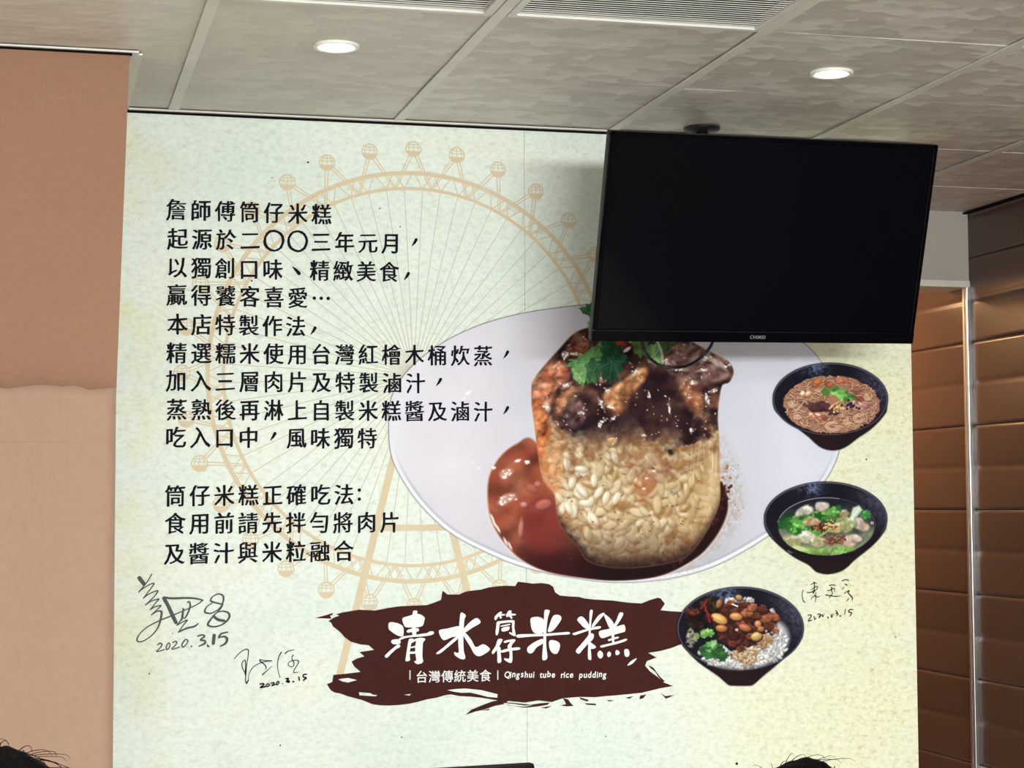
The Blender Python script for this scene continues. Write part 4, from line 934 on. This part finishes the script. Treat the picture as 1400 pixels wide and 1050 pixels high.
for part in (0,):
    cb = Flat(2)
    for k in range(32):
        a = k*math.pi/16; c = pol(RG, a); r = .0208; h = math.pi/32
        for s in (-1, 1):
            for d in (-.0042, .0042):
                t = (pol(RI, a+s*h)[0]-c[0], pol(RI, a+s*h)[1]-c[1]); L = math.hypot(*t); nx, nz = -t[1]/L, t[0]/L
                cb.ribbon([(c[0]+t[0]/L*r*.8+nx*d, c[1]+t[1]/L*r*.8+nz*d), (c[0]+t[0]+nx*d*.5, c[1]+t[1]+nz*d*.5)], .0028, False)
        cb.arc(c, r, .0028, n=28)
        lo = [(c[0]+r*math.cos(t), c[1]+r*math.sin(t)) for t in np.linspace(math.pi+.25, 2*math.pi-.25, 16)]; cb.face(lo)
        for e in (-.62, 0, .62): cb.ribbon([(c[0]+r*e*math.cos(t), c[1]+r*math.sin(t)) for t in np.linspace(-.2, 1.5, 8)], .0022, False)
        for z in (.3, .68): cb.ribbon([(c[0]-r*math.sqrt(1-z*z), c[1]+r*z-.001), (c[0], c[1]+r*z-.003), (c[0]+r*math.sqrt(1-z*z), c[1]+r*z-.001)], .0022, False)
    cb.done('wheel_cabins', M_WHEEL)
# --- printed food pictures
def picture(name, c, layer, label):
    """lays an ink picture flat on the mural as a fine grid that carries its colours"""
    U, V_ = c.X.ravel(), c.Y.ravel()
    D = np.stack([(U-700)/FPX, (525-V_)/FPX, np.ones_like(U)], 1)@CR; D *= (WALL/D[:, 1])[:, None]
    co = np.stack([D[:, 0], np.full(len(U), LY(layer)), D[:, 2]+EYE], 1).astype(np.float32)
    idx = np.arange(c.h*c.w).reshape(c.h, c.w)
    al = c.a; keep = (np.maximum.reduce([al[:-1, :-1], al[1:, :-1], al[:-1, 1:], al[1:, 1:]]) > .004)
    quads = np.stack([idx[:-1, :-1], idx[1:, :-1], idx[1:, 1:], idx[:-1, 1:]], -1)[keep]
    used = np.unique(quads); re = np.zeros(c.h*c.w, int); re[used] = np.arange(len(used)); quads = re[quads]
    me = bpy.data.meshes.new(name); me.vertices.add(len(used)); me.vertices.foreach_set('co', co[used].ravel())
    me.loops.add(quads.size); me.loops.foreach_set('vertex_index', quads.ravel().astype(np.int32))
    me.polygons.add(len(quads)); me.polygons.foreach_set('loop_start', (np.arange(len(quads))*4).astype(np.int32)); me.update(calc_edges=True)
    at = me.color_attributes.new('ink', 'FLOAT_COLOR', 'POINT')
    rgb = np.clip(s2l(np.clip(c.rgb, 0, 255))*INK, 0, .92).reshape(-1, 3)
    at.data.foreach_set('color', np.concatenate([rgb, al.reshape(-1, 1)], 1)[used].astype(np.float32).ravel())
    o = link(name, me, M_PIC, mural); o['label'] = label; return o
picture('rice_cake_picture', paint_dish(), 3, 'printed white dish with a sauce-topped rice cake and coriander')
# --- banner: a torn brush-stroke of dark brown
def Z5(p): return [wxz(420+x/2.692, 780+y/2.692) for x, y in p]
B = Flat(4)
def poly_fill(fl, pts):
    from mathutils.geometry import tessellate_polygon
    fl.mesh(pts, tessellate_polygon([[Vector((x, z, 0)) for x, z in pts]]))
rb = random.Random(5)
out = [(28, 175), (62, 166), (95, 156), (92, 165), (130, 154), (190, 144), (250, 147), (300, 137), (345, 131), (390, 129), (440, 127), (470, 117), (492, 108), (498, 74), (516, 88), (560, 88), (576, 80), (590, 76), (640, 70), (668, 62), (700, 58), (738, 56), (765, 57), (775, 41), (800, 44), (830, 48), (862, 46), (890, 50), (905, 60), (912, 80), (930, 92), (960, 95), (1000, 97), (1022, 103), (1060, 107), (1120, 110), (1180, 118), (1230, 121), (1262, 108), (1290, 100), (1300, 102), (1316, 122), (1300, 146), (1340, 150), (1400, 153), (1400, 262), (1340, 285), (1300, 296), (1255, 303), (1285, 320), (1250, 333), (1243, 350), (1262, 372), (1290, 392), (1312, 412), (1346, 425), (1300, 433), (1230, 450), (1180, 455), (1140, 459), (1100, 462), (1060, 466), (1000, 465), (940, 470), (900, 484), (850, 478), (800, 486), (740, 480), (722, 492), (690, 498), (650, 512), (618, 519), (582, 531), (604, 512), (640, 497), (680, 482), (700, 478), (672, 473), (640, 468), (600, 464), (560, 462), (530, 456), (510, 458), (476, 468), (440, 474), (405, 484), (370, 491), (335, 495), (300, 497), (268, 496), (240, 492), (200, 476), (150, 463), (120, 452), (100, 449), (86, 440), (72, 418), (92, 410), (96, 384), (140, 380), (196, 373), (172, 352), (163, 335), (182, 324), (210, 316), (192, 300), (246, 292), (226, 275), (196, 272), (160, 262), (138, 246), (128, 234), (116, 222), (95, 206), (88, 192), (78, 186), (92, 177)]
poly_fill(B, Z5(out))
for p in ([(720, 484), (770, 488), (820, 494), (860, 488), (892, 486), (884, 494), (850, 500), (800, 505), (770, 500), (740, 496)], [(940, 470), (960, 474), (968, 486), (980, 498), (955, 500), (930, 496), (952, 492), (948, 482)], [(1000, 466), (1036, 476), (1030, 482), (1006, 474)], [(1020, 488), (1060, 490), (1064, 496), (1030, 494)], [(1170, 468), (1200, 462), (1186, 472)], [(1225, 460), (1248, 456), (1236, 470), (1222, 474)], [(1300, 450), (1318, 462), (1352, 458), (1320, 472)], [(1254, 348), (1272, 356), (1292, 372), (1300, 392), (1316, 408), (1308, 410), (1290, 388), (1282, 374), (1264, 360)], [(640, 516), (672, 508), (668, 514)], [(1100, 476), (1130, 478), (1112, 482)], [(860, 505), (900, 498), (880, 508)]): poly_fill(B, Z5(p))
B.done('brush_banner', M_BROWN, 'dark brown brush-stroke banner')
Wt = Flat(5)
for p in ([(515, 440), (545, 436), (580, 434), (640, 440), (680, 450), (700, 455), (699, 468), (664, 465), (630, 456), (600, 449), (566, 450), (540, 446)], [(190, 448), (232, 451), (240, 456), (258, 459), (250, 463), (220, 461), (192, 459)], [(114, 400), (150, 395), (183, 403), (150, 412), (128, 408)], [(356, 457), (382, 454), (376, 460)], [(84, 166), (104, 160), (118, 166), (100, 172), (90, 178)], [(720, 487), (760, 491), (800, 497), (830, 495), (800, 501), (750, 497)], [(1262, 344), (1282, 360), (1300, 384), (1310, 402), (1296, 388), (1280, 366)]): poly_fill(Wt, Z5(p))
Wt.done('banner_gaps', M_PAPER, 'paper showing through the brush strokes')
# --- brush lettering on the banner
def A8(p): return [wxz(520+x/8.75, 825+y/8.75) for x, y in p]
def B6(p): return [wxz(660+x/6.364, 825+y/6.364) for x, y in p]
T = Flat(5); PXM = .00198                     # metres per picture unit on the wall
def smooth(pts, n=3): return [tuple(q) for q in spline(pts, n)]
for p in ([(105, 228), (190, 232), (255, 260), (276, 300), (276, 370), (262, 394), (200, 382), (130, 335), (98, 300)],
          [(130, 445), (160, 430), (222, 428), (240, 450), (232, 482), (160, 488), (132, 470)], [(50, 632), (90, 585), (160, 525), (205, 490), (236, 500), (228, 528), (190, 545), (130, 600), (82, 648)],
          [(386, 135), (396, 88), (440, 90), (432, 135)], [(262, 180), (330, 152), (400, 130), (470, 128), (528, 168), (524, 210), (508, 262), (470, 280), (410, 285), (310, 285), (282, 260)],
          [(312, 330), (340, 310), (400, 300), (450, 296), (460, 318), (446, 336), (380, 340), (330, 350)], [(376, 270), (420, 270), (428, 370), (384, 376)],
          [(222, 420), (270, 395), (340, 384), (420, 374), (500, 362), (560, 352), (590, 334), (630, 334), (640, 356), (615, 376), (540, 390), (460, 398), (380, 402), (300, 414), (225, 440)],
          [(345, 425), (390, 420), (392, 445), (370, 480), (356, 540), (350, 620), (352, 680), (302, 690), (304, 640), (316, 560), (330, 470)],
          [(360, 460), (400, 430), (470, 410), (530, 418), (532, 440), (510, 470), (503, 560), (502, 640), (508, 704), (440, 726), (402, 692), (428, 682), (418, 600), (416, 520), (424, 450), (380, 470)],
          [(356, 522), (420, 506), (420, 524), (358, 536)], [(350, 580), (420, 574), (420, 598), (350, 602)],
          [(958, 116), (985, 112), (1022, 145), (1005, 190), (996, 300), (992, 420), (996, 560), (1016, 640), (1000, 668), (950, 660), (890, 618), (884, 580), (935, 588), (930, 480), (932, 380), (940, 280), (948, 190)],
          [(702, 322), (800, 300), (880, 280), (945, 276), (960, 360), (930, 392), (850, 405), (765, 440), (720, 400)], [(670, 590), (760, 520), (850, 440), (910, 395), (945, 380), (930, 418), (860, 480), (780, 545), (725, 590), (682, 606)],
          [(990, 310), (1060, 232), (1130, 180), (1165, 178), (1198, 215), (1180, 245), (1100, 290), (1010, 352), (985, 350)], [(990, 380), (1020, 355), (1090, 440), (1140, 522), (1220, 488), (1270, 505), (1310, 552), (1240, 608), (1175, 632), (1120, 600), (1070, 510)]): poly_fill(T, A8(smooth(p)))
for p in ([(100, 130), (110, 105), (150, 72), (168, 78), (160, 92), (190, 92), (190, 104), (160, 108), (166, 124), (150, 132), (138, 112), (112, 146)], [(200, 102), (226, 62), (250, 66), (248, 86), (286, 92), (280, 104), (250, 106), (258, 124), (246, 134), (228, 112), (212, 120)],
          [(122, 160), (146, 160), (144, 200), (134, 262), (118, 278), (110, 255), (116, 200)], [(124, 158), (200, 148), (262, 145), (276, 158), (274, 210), (284, 284), (230, 262), (236, 248), (256, 254), (252, 200), (252, 168), (200, 168), (140, 176)],
          [(160, 192), (232, 178), (232, 188), (162, 202)], [(166, 214), (226, 200), (232, 216), (218, 236), (168, 244)],
          [(132, 312), (168, 310), (166, 330), (130, 392), (90, 440), (78, 420), (110, 370)], [(124, 392), (152, 380), (156, 440), (160, 508), (128, 514), (126, 450)],
          [(186, 326), (250, 312), (276, 312), (282, 326), (250, 366), (256, 420), (256, 500), (236, 518), (186, 490), (192, 476), (228, 478), (230, 420), (214, 372), (238, 334), (190, 344)], [(162, 408), (240, 388), (316, 382), (318, 402), (240, 412), (166, 428)],
          [(536, 62), (566, 56), (582, 68), (564, 130), (552, 250), (552, 380), (562, 470), (538, 494), (516, 480), (522, 380), (528, 260), (532, 150)], [(300, 270), (420, 266), (540, 262), (660, 254), (746, 248), (750, 268), (660, 274), (540, 284), (420, 288), (304, 298)],
          [(416, 130), (460, 116), (500, 122), (534, 150), (530, 250), (460, 262), (428, 230), (416, 180)], [(612, 108), (660, 100), (684, 126), (664, 170), (610, 236), (566, 246), (578, 190)],
          [(384, 400), (400, 370), (460, 330), (520, 308), (524, 346), (470, 380), (430, 430), (396, 430)], [(576, 330), (610, 318), (662, 340), (670, 380), (646, 436), (604, 430), (580, 390)],
          [(930, 64), (950, 56), (956, 74), (944, 150), (938, 250), (934, 340), (944, 478), (930, 490), (914, 474), (916, 360), (920, 250), (926, 150)], [(778, 262), (820, 246), (900, 222), (1000, 198), (1028, 204), (1012, 220), (930, 234), (860, 256), (800, 276)],
          [(820, 142), (846, 114), (876, 122), (920, 180), (924, 224), (880, 210), (850, 180)], [(948, 190), (1000, 110), (1044, 82), (1058, 92), (1010, 150), (960, 206)], [(808, 412), (850, 360), (900, 300), (930, 262), (964, 268), (958, 310), (910, 356), (870, 400), (836, 438)], [(920, 330), (960, 355), (984, 376), (970, 392), (930, 390)],
          [(1052, 96), (1080, 106), (1124, 150), (1144, 200), (1108, 220), (1080, 170)], [(1124, 210), (1160, 150), (1186, 84), (1212, 78), (1220, 100), (1180, 170), (1140, 222)], [(1010, 244), (1090, 222), (1180, 196), (1230, 186), (1238, 240), (1200, 256), (1110, 280), (1032, 302)], [(1118, 250), (1140, 250), (1142, 340), (1126, 342)],
          [(1090, 312), (1130, 300), (1176, 288), (1180, 302), (1140, 314), (1096, 328)], [(1026, 366), (1100, 348), (1180, 326), (1246, 306), (1250, 322), (1190, 346), (1100, 368), (1032, 384)],
          [(996, 440), (1012, 412), (1036, 420), (1046, 450), (1030, 478), (1006, 470)], [(1080, 440), (1096, 418), (1114, 432), (1112, 456), (1090, 466)], [(1152, 424), (1164, 404), (1188, 420), (1186, 440), (1160, 450)], [(1232, 402), (1262, 398), (1276, 430), (1266, 462), (1238, 460), (1230, 430)], [(1256, 540), (1290, 500), (1338, 476), (1320, 505), (1290, 530)]): poly_fill(T, B6(smooth(p)))
T.done('banner_title', M_WHITE, 'white brush-written title of six large and small characters')
# --- set lettering
rk = np.random.RandomState(2)
def line_of(fl, txt, p0, p1, em, weight=.023, slant=.09, rough=.008, squash=.93):
    """characters spread evenly between the wall points of the first and last centre"""
    a, b_ = np.array(wxz(*p0)), np.array(wxz(*p1)); n = len(txt)
    for i, ch in enumerate(txt):
        c = a+(b_-a)*(i/max(1, n-1)); V, Fc = glyph(ch)
        x, y = V[:, 0]-.5, V[:, 1]-.38
        if ch in ',:': x = V[:, 0]-V[:, 0].mean()-.2
        k = em*(1.1 if ch in '〇' else 1)
        if rough:
            jx = rough*np.sin(x*23+y*11+i)+rough*.6*np.sin(y*37-x*19); jy = rough*np.sin(y*27-x*9+2*i)
            x = x+jx; y = y+jy+slant*x+.022*np.sin((x+.5)*6.0)*(abs(y) < 2)
        for dx, dz in ((-weight, 0), (weight, .004), (0, -.011)): fl.mesh([(c[0]+(q+dx)*k*squash, c[1]+(w_+dz)*k) for q, w_ in zip(x, y)], Fc)
EMW = .0585
def z3(x, y): return (200+x/2.692, 250+y/2.692)
def z4(x, y): return (200+x/3.281, 640+y/3.281)
ROWS = [('詹師傅筒仔米糕', z3(110, 99), z3(645, 116)), ('起源於二〇〇三年元月，', z3(115, 206), z3(985, 224)), ('以獨創口味、精緻美食,', z3(113, 311), z3(978, 330)), ('贏得饕客喜愛…', z3(112, 412), z3(645, 425)),
        ('本店特製作法,', z3(115, 520), z3(635, 530)), ('精選糯米使用台灣紅檜木桶炊蒸，', z3(112, 626), z3(1322, 637)), ('加入三層肉片及特製滷汁，', z3(110, 728), z3(1075, 738)), ('蒸熟後再淋上自製米糕醬及滷汁，', z3(112, 834), z3(1322, 842)), ('吃入口中，風味獨特', z3(108, 936), z3(813, 940)),
        ('筒仔米糕正確吃法:', z4(130, 124), z4(992, 117)), ('食用前請先拌勻將肉片', z4(130, 248), z4(1092, 242)), ('及醬汁與米粒融合', z4(126, 384), z4(885, 371))]
for txt, p0, p1 in ROWS:
    fl = Flat(5)
    line_of(fl, txt.replace('，', ' ').replace(',', ' ').replace('、', ' ').replace('…', ' ').replace(':', ' '), p0, p1, EMW)
    a, b_ = np.array(wxz(*p0)), np.array(wxz(*p1))
    for i, ch in enumerate(txt):
        c = a+(b_-a)*(i/(len(txt)-1))
        if ch in '，,':
            d = .004 if ch == '，' else -.010; e = .016 if ch == ',' else 0
            fl.ribbon([(c[0]+.006-e, c[1]+.007+d), (c[0]+.001-e, c[1]-.002+d), (c[0]-.006-e, c[1]-.011+d)], [.0085, .0066, .0015])
        if ch == '、': fl.ribbon([(c[0]-.010, c[1]+.008), (c[0]-.002, c[1]+.001), (c[0]+.007, c[1]-.009)], [.002, .0075, .010])
        if ch == '…':
            for d in (-.0195, -.001, .0175): fl.disc((c[0]+d, c[1]), .0046)
        if ch == ':':
            for d in (.011, -.013): fl.disc((c[0]-.022, c[1]+d), .0046)
    fl.done('lettering_line', M_TEXT)
fl = Flat(5)
def z6(x, y): return (560+x/5, 910+y/5)
line_of(fl, '台灣傳統美食', z6(82, 76), z6(517, 68), .0335, .012, 0, 0, 1.)
for x in (2, 602): a = wxz(*z6(x, 32)); b_ = wxz(*z6(x, 96)); fl.ribbon([a, b_], .0026, False)
adv = {'Q': .74, 'i': .28, 'n': .56, 'g': .6, 's': .48, 'h': .56, 'u': .56, 't': .38, 'b': .58, 'e': .54, 'r': .38, 'c': .52, 'p': .58, 'd': .58}
words = [('Qingshui', 645, 855), ('tube', 888, 996), ('rice', 1030, 1120), ('pudding', 1156, 1350)]
for wd, xa, xb in words:
    tot = sum(adv[c] for c in wd); p = 0; A_, B_ = np.array(wxz(*z6(xa, 82))), np.array(wxz(*z6(xb, 80)))
    for ch in wd:
        V, Fc = glyph(ch, .022); c = A_+(B_-A_)*(p/tot); k = (B_[0]-A_[0])/tot; kz = .0235
        fl.mesh([(c[0]+(x+.1*y)*k, c[1]+y*kz+.04*x*kz+(.001 if ch in 'nsb' else -.0006)) for x, y in V], Fc); p += adv[ch]
fl.done('banner_subtitle', M_WHITE, 'small white subtitle in Chinese and English')
# --- signatures in marker pen
def pen(name, label, mat, conv, strokes, w0):
    fl = Flat(6)
    for st in strokes:
        p = [q[:2] for q in st]; ww = [q[2] if len(q) > 2 else 1 for q in st]
        P = spline(p, 6, False) if len(p) > 2 else np.array(p, float)
        W_ = np.interp(np.linspace(0, len(p)-1, len(P)), range(len(p)), ww)*w0
        fl.ribbon([wxz(*conv(x, y)) for x, y in P], W_)
    return fl.done(name, mat, label)
pen('signature', 'large grey marker signature with its date', M_GREYINK, lambda x, y: (180+x/8.747, 780+y/8.75), [
    [(92, 88, 3.4), (148, 162, 3.4)], [(240, 42), (190, 130), (120, 215), (84, 258)], [(84, 258), (150, 205), (235, 158), (266, 156, 1.3), (240, 200), (140, 330)], [(140, 330), (200, 285), (280, 248), (312, 246, 1.3), (270, 310), (165, 412)], [(165, 412), (230, 368), (300, 344), (322, 344, 1.3), (285, 390), (222, 468)], [(222, 468), (280, 434), (350, 418, 1.2), (310, 462), (236, 530)],
    [(236, 530), (300, 490), (345, 486, 1.6), (358, 505, 2), (345, 590, 1.8), (310, 690, 1.3), (240, 775), (150, 838), (90, 852, 1.2), (64, 830, 1.3), (90, 765), (180, 680), (330, 600, 1.2), (480, 540, 1.2), (600, 488), (720, 436), (800, 395), (850, 355, 1.2)],
    [(385, 330, 3.2), (440, 430, 3.2), (490, 540, 3.4), (530, 622, 3)], [(385, 320, 1.8), (480, 332, 2), (640, 328, 1.8), (760, 334, 1.6), (850, 354, 1.3)],
    [(664, 382), (690, 374, 1.4), (700, 420, 1.6), (680, 490, 1.6), (650, 550, 1.4), (632, 570), (614, 560), (618, 500), (622, 455, 1.5), (606, 530, 1.8), (600, 590, 1.2)], [(612, 452), (606, 560, 1.4), (540, 656)], [(540, 656), (620, 610), (664, 594, 1.3), (620, 650), (560, 736)], [(560, 736, 1.3), (660, 690, 1.6), (750, 668, 1.7), (796, 634)],
    [(1084, 404, 1.2), (960, 372, 1.6), (944, 350, 1.4), (975, 306), (1040, 280, 1.2), (1090, 300, 1.6), (1098, 345, 1.7), (1080, 410, 1.4), (1040, 460), (960, 508, 1.2), (890, 506, 1.7), (874, 482, 1.6), (900, 430), (960, 390)],
    [(1090, 404, 1.2), (1060, 460), (980, 540, 1.3), (920, 620, 1.8), (915, 655, 1.9), (980, 672, 1.4), (1070, 652, 1.3), (1140, 600, 1.7), (1170, 545, 2), (1150, 502, 1.8), (1090, 486, 1.2), (1030, 496)], [(980, 545, 2.4), (1030, 585, 2.6), (1110, 602, 2.2)],
    [(310, 888), (340, 868, 1.2), (362, 884, 1.2), (345, 920), (296, 968), (350, 958), (392, 944)], [(440, 866, 1.2), (415, 905), (418, 946, 1.2), (450, 920), (456, 876), (440, 864)], [(490, 862), (520, 846, 1.2), (540, 860, 1.2), (520, 895), (478, 940), (530, 930), (572, 914)], [(640, 826, 1.2), (602, 880, 1.3), (612, 916, 1.2), (655, 880), (672, 836, 1.2), (645, 824)], [(712, 906, 1.4), (716, 907, 1.4)],
    [(790, 784, 1.3), (840, 770, 1.4), (872, 786, 1.5), (820, 830, 1.2), (870, 838, 1.8), (876, 870, 1.9), (806, 904, 1.2)], [(906, 888, 1.3), (912, 908, 1.6), (928, 904)], [(986, 774, 3), (976, 870, 3)], [(1150, 736, 1.2), (1070, 756, 1.6), (1042, 800, 1.8)], [(1042, 800), (1110, 790, 1.8), (1140, 820, 2.6), (1120, 872, 2), (1060, 904, 1.2)]], .0029)
pen('signature', 'thin black marker signature at lower centre left with its date', M_PEN, lambda x, y: (310+x/11.667, 880+y/11.667), [
    [(120, 240), (190, 160), (270, 100), (320, 88, 1.3), (346, 110, 1.4), (340, 200), (318, 330), (305, 480, 1.2), (300, 580, 1.2), (316, 632, 1.6), (335, 590, 1.3)], [(305, 480), (260, 410), (240, 330, 1.2), (262, 276), (292, 266, 1.4), (300, 320), (296, 420), (292, 490, 1.2)], [(345, 600, .8), (352, 500, .6), (390, 410), (450, 350), (540, 305), (620, 282), (714, 274, 1.3)],
    [(720, 268, .7), (600, 268), (530, 254, 1.2), (540, 285, 1.7), (600, 330, 1.4), (628, 375, 1.2), (614, 410, .7)], [(570, 494, 1.7), (640, 430), (720, 360, .5)], [(870, 136, 1.6), (830, 210, 1.2), (810, 320), (818, 430, .8), (850, 540, .9)], [(932, 156, 1.6), (980, 118, 1.2), (1080, 98, .6)], [(1058, 184, 1.4), (1036, 230), (1066, 290, 1.3), (1068, 345), (1030, 368), (985, 345), (980, 310), (1020, 280), (1100, 262), (1145, 280, 1.4), (1130, 330), (1085, 400), (1068, 440), (1075, 462, 1.2), (1150, 450, .6)],
    [(530, 645, 1.8), (575, 636, 2), (590, 655, 2), (535, 698, 2), (610, 686, 2)], [(650, 640, 1.7), (622, 670, 1.5), (650, 684, 1.6), (682, 655, 1.5), (655, 638, 1.6)], [(705, 630, 1.6), (750, 620, 1.8), (745, 645, 1.6), (715, 670, 1.4), (770, 650, 1.8)], [(810, 602, 1.6), (790, 640, 1.6), (805, 655, 1.6), (835, 618, 1.5), (815, 600, 1.6)], [(886, 636, 1.2), (890, 636, 1.2)], [(940, 556, 1.7), (985, 556, 2), (955, 588, 1.6), (992, 590, 2), (990, 615, 2), (944, 604, 1.6)], [(1056, 604, 2.3), (1066, 606, 2.3)], [(1150, 530, 1.8), (1156, 580, 2)], [(1275, 486, 1.6), (1225, 496, 2), (1222, 530, 1.8), (1265, 545, 2.2), (1225, 580, 2)]], .0020)
pen('signature', 'small black marker signature between the lower bowls with its date', M_PEN, lambda x, y: (1080+x/13.12, 780+y/13.12), [
    [(235, 350, 1.5), (215, 420, 1.3), (230, 530, 1.3), (262, 568, 1.8)], [(290, 250, .7), (296, 270, .7)], [(370, 255, 1.2), (430, 220, 1.5), (470, 236, 1.2)], [(428, 205, 1.8), (436, 300, 1.6), (420, 410, 1.5)], [(380, 345, 1.2), (440, 300, 1.3), (490, 286, 1.4), (480, 330, 1.2), (400, 400, 1.2)], [(305, 395, 1.6), (370, 388, 1.6), (440, 352, 1.4)], [(456, 380, .9), (458, 480, 1.4), (454, 572, .8)], [(440, 440, 1.3), (400, 480, 1), (364, 522, .6)], [(445, 448, 1.4), (485, 476, 1.6), (534, 464, 1)],
    [(705, 270, 1.8), (750, 258, 1.6), (808, 264, 1.8)], [(745, 300, 2.2), (742, 370, 1.6), (765, 400, .9), (740, 440, 1.7), (700, 490, 1.2)], [(668, 362, 1.5), (720, 350, 1.4), (790, 322, 1.6), (794, 380, .8)], [(636, 436, 1.8), (720, 450, 1.6), (820, 464, 1.8), (908, 452, .9)], [(934, 186, 1.8), (990, 164, 1.5), (1046, 176, 1.8)], [(980, 240, 1.6), (1018, 262, 2.2)], [(965, 295, 1), (936, 336, 1.5)], [(968, 410, 1.4), (1050, 360, 1.5), (1060, 372, 1.2), (1040, 400, 1.8), (1110, 480, 2), (1110, 545, .8)], [(1050, 500, 1.4), (1010, 550, 1)],
    [(320, 800, 1.6), (370, 796, 1.8), (375, 825, 1.6), (325, 905, 1.8), (385, 890, 1.7)], [(425, 820, 1.4), (440, 880, 1.7), (465, 840, .9)], [(490, 785, 1.6), (540, 782, 1.6), (515, 850, 1.4), (570, 790, 1.4), (585, 830, 1.5), (612, 765, .8)], [(672, 835, 2), (685, 850, 2)], [(735, 785, 1.6), (745, 838, 1.8), (780, 765, .8)], [(820, 722, 2), (845, 750, 1.8), (820, 770, 1.4), (858, 775, 2), (830, 815, 1.2)], [(885, 812, 1.8), (910, 814, 1.8)], [(990, 695, 1.7), (978, 785, 1.2)], [(1130, 700, 1.4), (1075, 700, 2), (1045, 738, 1.8), (1100, 760, 2.2), (1070, 820, 1.2)]], .0016)
picture('noodle_bowl_picture', paint_noodles(), 5, 'printed black bowl of fine noodles, uppermost of three')
picture('dumpling_bowl_picture', paint_dumplings(), 5, 'printed black bowl of dumpling soup with greens')
picture('pork_rice_bowl_picture', paint_porkrice(), 6, 'printed black bowl of rice with braised pork')
# --- loose specks on the paper
sk = Flat(6)
for u, v, r in ((421, 222, 1.7), (547, 310, 1.2), (344, 384, 1.5), (519, 285, 1.2), (372, 243, 1), (1184, 628, 1.6), (1224, 871, 1.3), (549, 1008, 1.2), (383, 1019, 1.4), (1007, 1044, 2.4), (828, 1007, 1.2), (204, 921, 1.3), (236, 866, 1)):
    c = wxz(u, v); sk.disc(c, r*PXM*.8, 8)
sk.done('paper_specks', M_PEN)
